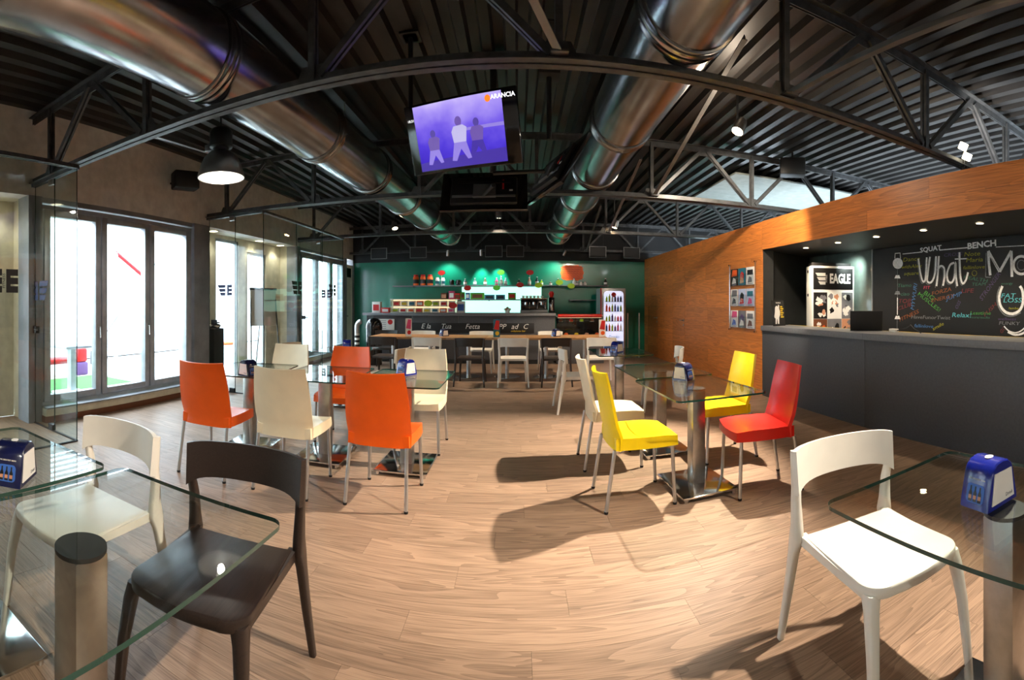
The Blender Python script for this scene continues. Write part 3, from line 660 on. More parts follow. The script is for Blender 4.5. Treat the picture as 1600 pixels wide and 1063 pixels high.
def bow_chair(name, label, m_, loc, rz, group):
    """open-back chair with a wide bow rail; sits facing +Y"""
    t = thing(name, label, 'chair', loc, rz, group)
    # seat plate with rounded front
    poly = []
    for k in range(11): a = k/10; poly.append((-0.195+0.39*a, -0.20))
    hw = 0.205
    for k in range(9): a = k/8*PI/2; poly.append((hw-0.08+0.08*math.cos(a), 0.150+0.075*math.sin(a)))
    for k in range(1, 8): a = k/8; poly.append((0.125-0.25*a, 0.225+0.012*math.sin(a*PI)))
    for k in range(9): a = PI/2+k/8*PI/2; poly.append((-hw+0.08+0.08*math.cos(a), 0.150+0.075*math.sin(a)))
    bm = bmesh.new(); vv = [bm.verts.new((x_, y_, 0.415)) for x_, y_ in poly]; f = bm.faces.new(vv); bmesh.ops.recalc_face_normals(bm, faces=[f])
    r = bmesh.ops.extrude_face_region(bm, geom=[f])
    for v in r['geom']:
        if isinstance(v, bmesh.types.BMVert): v.co.z = 0.455
    bmesh.ops.recalc_face_normals(bm, faces=bm.faces[:])
    es = [e for e in bm.edges if abs(e.verts[0].co.z-e.verts[1].co.z) < 1e-5]
    bmesh.ops.bevel(bm, geom=es, offset=0.008, segments=2, affect='EDGES', profile=0.5)
    MB().bm(bm).build('seat', m_, t, smooth=45)
    # legs
    def swept(path, name):
        mb = MB(); rings = []; n = 12
        for (c, w_, d_) in path:
            c = Vector(c); rings.append([c+Vector((math.copysign(abs(math.cos(2*PI*k/n))**0.5, math.cos(2*PI*k/n))*w_/2, math.copysign(abs(math.sin(2*PI*k/n))**0.5, math.sin(2*PI*k/n))*d_/2, 0)) for k in range(n)])
        vs = [v for q in rings for v in q]; fs = []
        for i in range(len(rings)-1):
            for k in range(n): fs.append((i*n+k, i*n+(k+1) % n, (i+1)*n+(k+1) % n, (i+1)*n+k))
        fs.append(tuple(reversed(range(n)))); fs.append(tuple((len(rings)-1)*n+k for k in range(n)))
        mb.add(vs, fs); return mb.build(name, m_, t, smooth=50)
    for s in (-1, 1):
        swept([((s*0.236, -0.305, 0), 0.024, 0.026), ((s*0.222, -0.272, 0.2), 0.03, 0.034), ((s*0.215, -0.238, 0.38), 0.034, 0.046), ((s*0.211, -0.226, 0.435), 0.038, 0.07), ((s*0.211, -0.222, 0.49), 0.036, 0.05), ((s*0.215, -0.222, 0.58), 0.032, 0.038), ((s*0.220, -0.212, 0.64), 0.032, 0.03), ((s*0.224, -0.219, 0.74), 0.026, 0.024), ((s*0.226, -0.222, 0.78), 0.022, 0.02)], 'rear_leg')
        swept([((s*0.214, 0.237, 0), 0.026, 0.026), ((s*0.202, 0.215, 0.25), 0.033, 0.036), ((s*0.190, 0.193, 0.38), 0.040, 0.046), ((s*0.178, 0.175, 0.43), 0.05, 0.06)], 'front_leg')
        # side rail running into the rear leg
        MB().bar((s*0.192, -0.215, 0.435), (s*0.19, 0.165, 0.425), 0.03, 0.036, w1=0.024, h1=0.03).build('side_rail', m_, t)
    # bow rail
    g = []
    for i in range(21):
        u = -1+2*i/20; row_ = []
        lo = 0.652-0.035*abs(u)**7; hi = 0.792-0.010*abs(u)**8
        for j in range(8):
            v = j/7; z_ = lo+(hi-lo)*v; x_ = u*(0.236+0.004*v); y_ = -0.20-0.08*(z_-0.64)-0.062*(1-u*u)
            row_.append((x_, y_, z_))
        g.append(row_)
    MB().sheet(g, lambda a, b: 0.014+0.008*abs(2*a-1)**4).build('backrest', m_, t, smooth=50)
    for c in t.children:
        c.data.transform(Matrix.Diagonal((1.06, 1.04, 1, 1)))
    return t
SG = 'moulded shell chairs'; BG = 'open-back bow chairs'
c_or = shell_chair('shell_chair', 'orange shell chair seen from behind, in front of the table nearest the left windows', 'orange_plastic', (-2.30, 3.02, 0), 0.10, SG)
shell_src = {'orange_plastic': c_or}
def shell(colour, label, x, y, deg): return copy_tree(c_or, (x, y, 0), math.radians(deg), label, SG, {'orange_plastic': colour})
shell('cream_plastic', 'cream shell chair seen from behind between the two orange chairs', -1.62, 3.08, 2)
shell('orange_plastic', 'big orange shell chair seen from behind, nearest to the camera in the middle', -0.92, 3.14, -1)
shell('cream_plastic', 'cream shell chair facing the camera behind the left glass table', -2.42, 4.28, 183)
shell('orange_plastic', 'orange shell chair facing the camera across the middle left glass table', -1.72, 4.28, 180)
shell('cream_plastic', 'cream shell chair facing the camera behind the blue napkin holder', -0.91, 4.24, 181)
shell('yellow_plastic', 'yellow shell chair with its back to the aisle, nearest on the right', 0.82, 3.12, -88)
shell('cream_plastic', 'cream shell chair tucked behind the near yellow chair', 0.80, 3.87, -90)
shell('yellow_plastic', 'yellow shell chair facing left in front of the wood wall', 1.75, 3.74, 90)
shell('red_plastic', 'red shell chair at the right glass table before the reception counter', 1.70, 2.97, 82)
b_w = bow_chair('bow_chair', 'white open-back chair at the right foreground glass table', 'white_plastic', (1.225, 1.225, 0), math.radians(175), BG)
def bow(m_, label, x, y, deg): return copy_tree(b_w, (x, y, 0), math.radians(deg), label, BG, {'white_plastic': m_} if m_ != 'white_plastic' else None)
bow('wenge', 'dark brown open-back chair under the left foreground glass table', -0.965, 1.245, 188)
bow('white_plastic', 'white open-back chair behind the glass at the left picture edge', -1.63, 1.165, 181)
bow('white_plastic', 'white open-back chair seen sideways beside the far right glass table', 0.79, 5.83, -88)
bow('white_plastic', 'white open-back chair on the wood wall side of the far right table', 1.83, 5.66, 78)
bow('beige_plastic', 'pale open-back chair on the window side of the far left table', -2.92, 5.78, -98)
bow('beige_plastic', 'pale open-back chair on the aisle side of the far left table', -1.66, 5.72, 82)
ROWX = (-2.27, -1.52, -0.79, -0.08, 0.62, 1.39)
rl = ['leftmost dark chair before the long wooden table row', 'white chair second from left before the wooden table row', 'dark chair third from left before the wooden table row', 'white chair in the middle front of the wooden table row', 'dark chair right of centre before the wooden table row', 'white chair at the right end before the wooden table row']
for i, x in enumerate(ROWX): bow('wenge' if i in (0, 2, 4) else 'white_plastic', rl[i], x, 7.72, (-2, 2, -1, 1, 2, -3)[i])
for x, lb, mm in ((-1.95, 'white chair behind the table row left of the small menu board', 'white_plastic'), (-0.74, 'white chair behind the table row in front of the chalk strip', 'white_plastic'), (0.66, 'white chair behind the table row below the cake case', 'white_plastic'), (-2.75, 'dark chair behind the left end of the table row', 'wenge')): bow(mm, lb, x, 9.15, 180)
# ------------------------------------------------------------------ glass tables
def glass_table(label, loc, rz, w_=0.68, d_=0.88, group='square glass tables on steel posts'):
    t = thing('glass_table', label, 'table', loc, rz, group)
    poly = rrect(-w_/2, w_/2, -d_/2, d_/2, 0.045, 5); m = MB(); n = len(poly); z0, z1 = 0.729, 0.741
    m.add([(x, y, z0) for x, y in poly]+[(x, y, z1) for x, y in poly], [tuple(reversed(range(n))), tuple(range(n, 2*n))]); m.cur = 1
    m.add([(x, y, z0) for x, y in poly]+[(x, y, z1) for x, y in poly], [(i, (i+1) % n, n+(i+1) % n, n+i) for i in range(n)])
    m.build('glass_top', ['table_glass', 'glass_edge'], t, smooth=0)
    MB().bbox(-0.05, 0.05, -0.05, 0.05, 0.02, 0.715, 0.004).build('column', 'brushed', t)
    MB().lathe([(0.0, 0.715), (0.066, 0.715), (0.068, 0.718), (0.068, 0.728), (0.0, 0.728)], 28).build('top_disc', 'cap_steel', t)
    bp = MB().bbox(-0.215, 0.215, -0.25, 0.25, 0.026, 0.040, 0.003).build('base_plate', 'chrome', t)
    for sx in (-1, 1):
        for sy in (-1, 1): MB().lathe([(0, 0), (0.017, 0), (0.017, 0.027), (0, 0.027)], 12, c=(sx*0.185, sy*0.23)).build('foot', 'chrome', bp)
    return t
gt0 = glass_table('square glass table between the near yellow chair and the red chair', (1.285, 3.15, 0), 0.06)
def gt(label, x, y, deg): return copy_tree(gt0, (x, y, 0), math.radians(deg), label)
gt('square glass table behind the one of the red chair, by the second yellow chair', 1.295, 4.07, 2)
gt('middle left glass table carrying the aisle-side napkin holder', -0.91, 3.71, 0)
gt('left glass table between the facing orange and cream chairs', -1.65, 3.71, 3)
gt('left glass table nearest to the windows, carrying a napkin holder', -2.37, 3.60, 9)
gt('left foreground glass table above the dark chair', -0.965, 0.69, 0)
gt('glass table cut by the left picture edge, carrying a napkin holder', -1.67, 0.64, 2)
gt('right foreground glass table above the white chair', 1.22, 0.685, 2)
gt('far right glass table before the wood wall', 1.28, 5.72, 0)
gt('far left glass table before the black dome bin', -2.25, 5.75, 0)
# row of small wooden tables
tx = [-2.36+0.72*i for i in range(6)]
tl = ['leftmost wooden table of the row, beside the black dome bin', 'second wooden table of the row, carrying the tall menu', 'third wooden table of the row, carrying the first napkin holder', 'fourth wooden table of the row, carrying the cartoon menu', 'fifth wooden table of the row, carrying the second napkin holder', 'rightmost wooden table of the row, carrying the red menu']
wt0 = None
for i, x in enumerate(tx):
    if wt0 is None:
        wt0 = thing('wooden_table', tl[0], 'table', (x, 8.5, 0), 0, 'row of wooden tables before the bar')
        MB().bbox(-0.358, 0.358, -0.38, 0.38, 0.71, 0.75, 0.004).build('table_top', 'table_oak', wt0)
        MB().tube([(0, 0, 0.02), (0, 0, 0.71)], 0.035, 16).build('column', 'alu_leg', wt0)
        MB().lathe([(0, 0), (0.24, 0), (0.24, 0.008), (0.10, 0.02), (0.0, 0.022)], 32).build('base_disc', 'chrome', wt0)
    else: copy_tree(wt0, (x, 8.5, 0), 0, tl[i])
# ------------------------------------------------------------------ napkin holders and menus
def napkin_holder(label, loc, rz, group='blue napkin holders'):
    t = thing('napkin_holder', label, 'napkin holder', loc, rz, group)
    # trapezoid body, printed long sides facing +-X, napkin openings facing +-Y
    prof = [(-0.078, 0.0), (0.078, 0.0), (0.076, 0.016), (0.056, 0.098), (0.047, 0.118), (0.030, 0.131), (0.0, 0.136), (-0.030, 0.131), (-0.047, 0.118), (-0.056, 0.098), (-0.076, 0.016)]
    n = len(prof); vs = []
    for y_, sc in ((-0.052, 0.97), (-0.048, 1.0), (0.048, 1.0), (0.052, 0.97)):
        for x_, z_ in prof: vs.append((x_*sc, y_, z_*(sc if z_ > 0.05 else 1)))
    fs = [tuple(range(n)), tuple(reversed(range(3*n, 4*n)))]
    for r_ in range(3):
        for k in range(n): fs.append((r_*n+k, r_*n+(k+1) % n, (r_+1)*n+(k+1) % n, (r_+1)*n+k))
    body = MB().add(vs, fs).build('body', 'blue_plastic', t, smooth=35)
    for s in (-1, 1):
        M = frame((0, s*0.053, 0), (-s, 0, 0), (0, 0, 1))
        MB().prism([(-0.058, 0.014), (0.058, 0.014), (0.044, 0.104), (-0.044, 0.104)], -0.002, 0.0015, M).build('napkin', 'paper_white', t, smooth=0)
        text_mb('Drink', 0.016, M @ Matrix.Translation((0.03, 0.028, 0.0018)), 0.0003).build('napkin_print', 'print_grey', t, smooth=0)
        # printed side: light blue glow panel with three bottles
        p0 = Vector((s*0.0765, 0, 0.012)); p1 = Vector((s*0.0575, 0, 0.098)); vdir = (p1-p0)
        M2 = frame(p0+Vector((s*0.0006, 0, 0)), (0, s*1.0, 0), vdir)
        MB().prism(rrect(-0.032, 0.032, 0.006, 0.060, 0.012), 0, 0.0006, M2).build('side_print', 'print_blue', t, smooth=0)
        for k in (-1, 0, 1):
            b = MB().prism([(k*0.017-0.006, 0.010), (k*0.017+0.006, 0.010), (k*0.017+0.006, 0.034), (k*0.017+0.0025, 0.042), (k*0.017+0.0025, 0.054), (k*0.017-0.0025, 0.054), (k*0.017-0.0025, 0.042), (k*0.017-0.006, 0.034)], 0.0006, 0.0012, M2).build('bottle_print', 'print_black', t, smooth=0)
            MB().prism([(k*0.017-0.0055, 0.017), (k*0.017+0.0055, 0.017), (k*0.017+0.0055, 0.028), (k*0.017-0.0055, 0.028)], 0.0012, 0.0016, M2).build('label_print', 'print_skin', b, smooth=0)
        text_mb('THE GREATEST BEERS', 0.0065, M2 @ Matrix.Translation((0, 0.074, 0.0003)), 0.0003).build('slogan', 'print_white', t, smooth=0)
    MB().prism(ellipse(0, 0, 0.016, 0.012, 18), 0.1355, 0.137).build('top_badge', 'print_white', t, smooth=0)
    return t
nh0 = napkin_holder('blue napkin holder on the right foreground glass table', (1.215, 0.74, 0.7415), math.radians(-5))
def nh(label, x, y, z, deg, navy=False): return copy_tree(nh0, (x, y, z), math.radians(deg), label, None, {'blue_plastic': 'navy_plastic'} if navy else None)
nh('dark blue napkin holder cut by the left picture edge', -1.42, 0.735, 0.7415, -51, True)
nh('napkin holder on the left glass table nearest to the windows', -2.16, 3.25, 0.7415, -19, True)
nh('blue napkin holder on the middle left glass table by the aisle', -0.95, 3.84, 0.7415, 59)
nh('napkin holder between the yellow chairs on the right glass table', 1.30, 3.46, 0.7415, -57, True)
nh('napkin holder on the far left glass table', -2.21, 5.67, 0.7415, -69)
nh('napkin holder on the far right glass table', 1.235, 5.66, 0.7415, 41)
nh('grey-blue napkin holder left of centre on the wooden table row', -1.37, 8.45, 0.7505, 45, True)
nh('grey-blue napkin holder right of centre on the wooden table row', 0.70, 8.45, 0.7505, 45, True)
def menu(label, loc, rz, cols, h=0.26, w_=0.11):
    t = thing('table_menu', label, 'menu', loc, rz, 'standing table menus')
    for k, a in enumerate((0, 2*PI/3, 4*PI/3)):
        M = Matrix.Rotation(a, 4, 'Z') @ frame((0, -w_*0.289, 0), (1, 0, 0), (0, 0, 1))
        p = MB().prism([(-w_/2, 0), (w_/2, 0), (w_/2, h), (-w_/2, h)], -0.0015, 0.0, M).build('card', cols[0], t, smooth=0)
        MB().prism([(-w_*0.42, h*0.45), (w_*0.35, h*0.40), (w_*0.42, h*0.93), (-w_*0.1, h*0.95)], 0.0, 0.0006, M).build('picture', cols[1], p, smooth=0)
        MB().prism(ellipse(0.01, h*0.22, w_*0.3, h*0.12, 14), 0.0, 0.0006, M).build('picture', cols[2], p, smooth=0)
    return t
menu('white and magenta folded menu on the wooden table row', (-2.02, 8.3, 0.75), 0.5, ('print_white', 'print_pink', 'print_red'), 0.33, 0.12)
menu('tall colourful cartoon menu on the wooden table row', (-0.39, 8.3, 0.75), 0.2, ('print_teal', 'print_red', 'print_yellow'), 0.32, 0.12)
menu('red and white menu at the right end of the wooden table row', (1.52, 8.3, 0.75), 0.3, ('print_white', 'print_red', 'print_orange'), 0.31, 0.14)
# ------------------------------------------------------------------ bar
bar = thing('bar_counter', 'long charcoal bar counter before the green wall', 'counter', (0, 0, 0))
for k in range(4):
    a = -3.50+k*1.0825; MB().bbox(a+0.002, a+1.0805, 10.26, 10.30, 0.10, 1.08, 0.003).build('front_panel', 'charcoal_laminate', bar)
MB().box(-3.48, 0.80, 10.32, 10.9, 0.0, 1.08).build('carcass', 'recess_dark', bar, smooth=0)
MB().bbox(-3.58, 0.84, 10.18, 10.95, 1.08, 1.14, 0.005).build('bar_top', 'counter_edge', bar)
MB().bbox(-3.50, -3.46, 10.26, 10.9, 0.0, 1.08, 0.003).build('end_panel', 'charcoal_laminate', bar)
cb = tag(MB().bbox(-2.40, 0.36, 10.236, 10.258, 0.70, 0.92, 0.003).build('chalk_strip', 'blackboard'), 'long narrow chalk sign on the bar front', 'sign')
for body, x in (('E la', -2.08), ('Tua', -1.62), ('Fetta', -1.02), ('2 PP', -0.42), ('ad', -0.08), ('C', 0.16)):
    text_mb(body, 0.16, frame((x, 10.2355, 0.84), (1, 0, 0), (0, 0, 1)), 0.001, shear=0.3).build('chalk_word', 'print_white', cb, smooth=0)
text_mb('colazione bar', 0.06, frame((0.0, 10.2355, 0.745), (1, 0, 0), (0, 0, 1)), 0.001, shear=0.3).build('chalk_word', 'print_yellow', cb, smooth=0)
# cake display case
case = thing('cake_case', 'glazed cake display case with a rounded pink top rail beside the bar', 'display case', (1.40, 10.3, 0))
MB().bbox(-0.54, 0.54, -0.02, 0.6, 0.0, 0.62, 0.006).build('base', 'charcoal_laminate', case)
MB().box(-0.54, 0.54, 0.02, 0.028, 0.62, 1.06).build('front_glass', 'case_glass', case, smooth=0)
for x in (-0.54, 0.532): MB().box(x, x+0.008, 0.03, 0.6, 0.62, 1.06).build('side_glass', 'case_glass', case, smooth=0)
MB().bbox(-0.54, 0.54, 0.59, 0.62, 0.62, 1.06, 0.004).build('back_panel', 'black_gloss', case)
MB().tube([(-0.5, 0.02, 1.08), (0.5, 0.02, 1.08)], 0.04, 16).build('top_rail', 'red_plastic', case)
MB().bbox(-0.54, 0.54, 0.05, 0.6, 1.055, 1.08, 0.004).build('top_shelf', 'chrome', case); MB().bbox(-0.52, 0.52, 0.08, 0.58, 0.93, 0.94, 0.003).build('shelf', 'case_glass', case)
MB().box(-0.5, 0.5, 0.06, 0.08, 1.03, 1.05).build('light_strip', 'rack_light', case, smooth=0)
pc = ('print_brown', 'print_orange', 'print_red', 'print_yellow', 'print_lime', 'print_skin')
for k in range(8):
    x = 0.86+0.5+(-0.42+0.12*k)-0.0; z = 0.94 if k % 2 == 0 else 0.62
    o = thing('pastry', 'small %s pastry in the cake case, number %s from its left end' % (('brown', 'orange', 'red', 'yellow', 'green', 'pale', 'dark', 'golden')[k], ('one', 'two', 'three', 'four', 'five', 'six', 'seven', 'eight')[k]), 'pastry', (1.40-0.42+0.12*k, 10.5, z+0.001), 0, 'pastries in the cake case')
    o['label'] = '%s pastry inside the glazed cake case' % ('brown', 'orange', 'red', 'yellow', 'green', 'pale', 'dark brown', 'golden')[k]
    MB().lathe([(0.0, 0.002), (0.04, 0.002), (0.05, 0.03), (0.04, 0.055), (0.0, 0.07)], 14).build('bun', pc[k % 6], o); MB().lathe([(0.0, 0.0), (0.055, 0.0), (0.055, 0.002), (0, 0.002)], 14).build('paper', 'print_white', o)
# drinks cooler
co = thing('drinks_cooler', 'upright grey drinks cooler with a lit glass door beside the cake case', 'fridge', (2.29, 10.95, 0))
MB().bbox(-0.31, 0.31, 0.0, 0.6, 0.0, 1.73, 0.02).build('cabinet', 'alu_frame', co)
MB().bbox(-0.31, -0.285, -0.03, 0.0, 0.05, 1.73, 0.003).build('side_trim', 'print_red', co)
dm = rrect(-0.235, 0.255, 0.20, 1.66, 0.09, 6); D = frame((0, -0.006, 0), (1, 0, 0), (0, 0, 1))
df = MB().bbox(-0.285, 0.31, -0.045, -0.006, 0.06, 1.73, 0.012).build('door', 'brushed', co)
MB().prism(dm, 0.045, 0.048, D).build('lit_interior', 'cooler_light', df, smooth=0)
text_mb('Drinks', 0.10, D @ Matrix.Translation((0.01, 0.55, 0.05)), 0.001, shear=0.3).build('door_word', 'print_blue', df, smooth=0)
MB().prism([(-0.23, 0.22), (0.25, 0.22), (0.25, 0.44), (-0.23, 0.50)], 0.0485, 0.0495, D).build('door_print', 'print_blue', df, smooth=0)
MB().prism(ellipse(0.01, 1.57, 0.06, 0.06, 20), 0.0485, 0.0495, D).build('badge', 'print_red', df, smooth=0)
for r_ in range(4): MB().box(-0.22, 0.24, -0.062, -0.055, 0.70+0.235*r_-0.012, 0.70+0.235*r_).build('shelf_edge', 'print_grey', df, smooth=0)
MB().tube([(-0.262, -0.05, 0.7), (-0.262, -0.075, 0.72), (-0.262, -0.075, 1.1), (-0.262, -0.05, 1.12)], 0.008, 8).build('handle', 'chrome', df)
cc = ('print_orange', 'print_red', 'print_purple', 'print_lime', 'print_blue', 'print_black', 'print_white', 'print_pink')
rc = random.Random(5); names = {'print_orange': 'orange', 'print_red': 'red', 'print_purple': 'purple', 'print_lime': 'lime', 'print_blue': 'blue', 'print_black': 'black', 'print_white': 'white', 'print_pink': 'pink'}
for r_ in range(4):
    for k in range(6):
        c_ = cc[rc.randrange(8)]; x = 2.29-0.17+0.07*k; h_ = rc.uniform(0.12, 0.19)
        o = thing('drink_bottle', '%s drink bottle, %s on the %s shelf of the lit cooler' % (names[c_], ('leftmost', 'second from left', 'third from left', 'third from right', 'second from right', 'rightmost')[k], ('lowest', 'second', 'third', 'top')[r_]), 'bottle', (x, 10.894-0.0, 0.70+0.235*r_), 0, 'bottles in the drinks cooler')
        o.location.y = 10.868
        MB().lathe([(0, 0.001), (0.022, 0.001), (0.024, 0.01), (0.024, h_*0.62), (0.010, h_*0.82), (0.010, h_*0.94), (0, h_*0.94)], 10).build('flask', c_, o); MB().lathe([(0, h_*0.94), (0.011, h_*0.94), (0.011, h_), (0, h_)], 10).build('cap', 'print_white', o)
# ------------------------------------------------------------------ shelves and stock behind the bar
def shelf(label, x0, x1, z, dep=0.24):
    t = thing('wall_shelf', label, 'shelf', ((x0+x1)/2, YB, z)); L = (x1-x0)/2
    MB().bbox(-L, L, -dep, -0.002, -0.03, 0.0, 0.004).build('board', 'counter_edge', t)
    for x in (-L*0.8, 0, L*0.8): MB().box(x-0.01, x+0.01, -dep*0.8, -0.002, -0.045, -0.03).build('bracket', 'print_black', t, smooth=0)
shelf('long upper shelf on the green wall', -3.35, 2.39, 1.84); shelf('middle shelf before the lit panel on the green wall', -2.0, 0.48, 1.47); shelf('short shelf right of the coffee grinder', 1.35, 2.25, 1.46)
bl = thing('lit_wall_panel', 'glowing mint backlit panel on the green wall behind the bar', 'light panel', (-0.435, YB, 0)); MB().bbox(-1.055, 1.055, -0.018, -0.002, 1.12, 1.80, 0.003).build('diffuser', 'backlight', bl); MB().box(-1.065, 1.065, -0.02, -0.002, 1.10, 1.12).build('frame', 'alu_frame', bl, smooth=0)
def jar(label, x, y, z, r, h, m_, capm, group, band=None):
    t = thing('jar', label, 'jar', (x, y, z), 0, group)
    MB().lathe([(0, 0.001), (r*0.95, 0.001), (r, 0.02), (r, h*0.74), (r*0.8, h*0.83), (r*0.7, h*0.84), (0, h*0.84)], 18).build('tub', m_, t); MB().lathe([(0, h*0.84), (r*0.78, h*0.84), (r*0.78, h*0.97), (r*0.72, h), (0, h)], 18).build('lid', capm, t)
    if band: MB().lathe([(r+0.001, h*0.2), (r+0.003, h*0.2), (r+0.003, h*0.55), (r+0.001, h*0.55)], 18, ring=True).build('label_band', band, t)
for k, px in enumerate((650, 661, 672)): jar('%s of the three big orange jars on the upper shelf' % ('leftmost', 'middle', 'rightmost')[k], atY(px, 445, 12.06).x, 12.06, 1.84, 0.078, 0.29, 'print_orange', 'print_red', 'big orange jars on the upper shelf', 'print_black')
for k, px in enumerate((683.5, 692)): jar('%s white jar beside the orange jars on the upper shelf' % ('left', 'right')[k], atY(px, 445, 12.06).x, 12.06, 1.84, 0.058, 0.21, 'print_white', 'print_white', 'white jars on the upper shelf', 'print_teal')
def stock(name, label, x, y, z, w_, d_, h_, m_, m2, group, cat):
    t = thing(name, label, cat, (x, y, z), 0, group)
    MB().bbox(-w_/2, w_/2, -d_/2, d_/2, 0.001, h_, 0.004).build('carton', m_, t); MB().box(-w_*0.36, w_*0.36, -d_/2-0.003, -d_/2, h_*0.2, h_*0.75).build('front_print', m2, t, smooth=0)
xs = [(706, 0.09, 'print_black', 'black mugs'), (716, 0.08, 'print_black', 'black mugs')]
for k, (px, h_, m_, _) in enumerate(xs):
    t = thing('mug', '%s black mug on the upper shelf' % ('left', 'right')[k], 'mug', (atY(px, 445, 12.06).x, 12.06, 1.84), 0, 'black mugs on the upper shelf'); MB().lathe([(0, 0.001), (0.055, 0.001), (0.06, 0.02), (0.062, 0.14), (0.055, 0.14), (0.052, 0.02), (0, 0.02)], 18).build('cup', 'black_gloss', t); MB().tube([(0.06, 0, 0.11), (0.095, 0, 0.10), (0.095, 0, 0.05), (0.06, 0, 0.035)], 0.008, 8).build('handle', 'black_gloss', t)
def bottle(label, x, y, z, h_, r, m_, capm, group):
    t = thing('bottle', label, 'bottle', (x, y, z), 0, group)
    MB().lathe([(0, 0.001), (r, 0.001), (r, h_*0.55), (r*0.4, h_*0.72), (r*0.36, h_*0.92), (0, h_*0.92)], 14).build('glass', m_, t); MB().lathe([(0, h_*0.92), (r*0.42, h_*0.92), (r*0.42, h_), (0, h_)], 12).build('cap', capm, t); MB().lathe([(r+0.001, h_*0.15), (r+0.002, h_*0.15), (r+0.002, h_*0.45), (r+0.001, h_*0.45)], 14, ring=True).build('label_band', 'print_white', t)
ub = [(727, 0.18, 'print_grey', 'grey'), (742, 0.19, 'print_grey', 'grey'), (758, 0.19, 'print_brown', 'brown'), (776, 0.20, 'print_pink', 'pink'), (783, 0.24, 'print_grey', 'grey'), (790, 0.19, 'print_grey', 'grey'), (811, 0.16, 'print_black', 'black'), (827, 0.21, 'print_skin', 'pale'), (839, 0.22, 'print_black', 'black'), (846, 0.14, 'print_lime', 'lime'), (860, 0.09, 'print_brown', 'brown'), (872, 0.18, 'print_black', 'black'), (897, 0.19, 'print_white', 'white'), (902, 0.10, 'print_grey', 'grey'), (908, 0.10, 'print_white', 'white'), (914, 0.10, 'print_white', 'white'), (946, 0.19, 'print_black', 'black')]
near = ['right of the mugs', 'under the lit wall patch', 'left of the green price disc', 'left of the pair below the green disc', 'below the green price disc', 'right of the green price disc', 'behind the red disc on the shelf edge', 'below the high red disc', 'behind the lime disc', 'beside the lime disc', 'between the two lime discs', 'behind the middle lime disc', 'under the orange poster', 'right of the tall white one under the poster', 'second last in the row under the poster', 'last in the row under the poster', 'alone at the right shelf end']
for (px, h_, m_, nm), ne in zip(ub, near): bottle('small %s bottle on the upper shelf, %s' % (nm, ne), atY(px, 445, 12.04).x, 12.04, 1.84, h_, 0.045, m_, 'print_white' if m_ != 'print_white' else 'print_grey', 'bottles on the upper shelf')
mid = [(694, 0.16, 0.17, 'print_brown', 'print_skin', 'brown'), (706, 0.15, 0.22, 'print_pink', 'print_white', 'pink'), (715, 0.14, 0.16, 'print_red', 'print_brown', 'red'), (723, 0.11, 0.19, 'print_green', 'print_brown', 'green'), (731, 0.11, 0.17, 'print_blue', 'print_white', 'blue'), (746, 0.36, 0.17, 'print_green', 'print_brown', 'wide green'), (765, 0.26, 0.12, 'print_teal', 'print_black', 'low teal'), (782, 0.24, 0.12, 'print_teal', 'print_black', 'dark teal'), (800, 0.2, 0.17, 'print_green', 'print_red', 'square green')]
for k, (px, w_, h_, m_, m2, nm) in enumerate(mid): stock('snack_box', '%s box on the middle shelf, %s' % (nm, ('first from left', 'second from left', 'third from left', 'fourth from left', 'beside the red disc', 'before the lit panel', 'left of the gap', 'in the panel middle', 'at the right end')[k]), atY(px, 468, 12.06).x, 12.06, 1.47, w_, 0.14, h_, m_, m2, 'boxes on the middle shelf', 'box')
# price discs hung before the shelves
for px, py, m_, nm in ((690, 426.5, 'print_red', 'red price disc above the white jars'), (730.5, 450.5, 'print_red', 'red price disc under the shelf left of the lit panel'), (776, 450, 'print_green', 'green price disc before the lit panel'), (782.5, 426, 'print_green', 'green price disc above the upper shelf bottles'), (828, 426, 'print_red', 'high red price disc left of the orange poster'), (812.5, 445.5, 'print_red', 'red price disc on the upper shelf edge'), (841.5, 446, 'print_lime', 'lime price disc above the coffee machine'), (874, 441.5, 'print_lime', 'lime price disc left of the orange poster'), (892.5, 447, 'print_lime', 'lime price disc under the orange poster')):
    p_ = atY(px, py, 11.945); o = thing('price_disc', nm, 'sign', p_, 0, 'price discs over the bar'); MB().prism(ellipse(0, 0, 0.098, 0.068, 22), -0.004, 0.004, Matrix.Rotation(PI/2, 4, 'X')).build('disc', m_, o, smooth=0)
    dz = 1.825-p_.z; MB().bar((0, 0.009, min(dz, 0)-0.012), (0, 0.009, max(dz, 0)+0.012), 0.008, 0.011, (0, 1, 0)).build('stem', 'print_white', o, smooth=0)
po = []
for k in range(28):
    a = 2*PI*k/28; r_ = 1+0.05*(-1)**k; po.append((0.30*r_*math.copysign(abs(math.cos(a))**0.45, math.cos(a)), 0.20*r_*math.copysign(abs(math.sin(a))**0.45, math.sin(a))))
pp = atY(894, 426.5, YB-0.006); o = thing('paper_poster', 'ragged orange handwritten poster on the green wall', 'poster', pp); MB().prism(po, 0, 0.004, Matrix.Rotation(PI/2, 4, 'X')).build('sheet', 'print_orange', o, smooth=0)
for k in range(6):
    m = MB(); ribbon(m, [(-0.25+0.025*i, 0.14-0.056*k+0.008*math.sin(i*1.9+k)) for i in range(21)], 0.012, frame((0, -0.0045, 0), (1, 0, 0), (0, 0, 1))); m.build('handwriting', 'print_red', o, smooth=0)
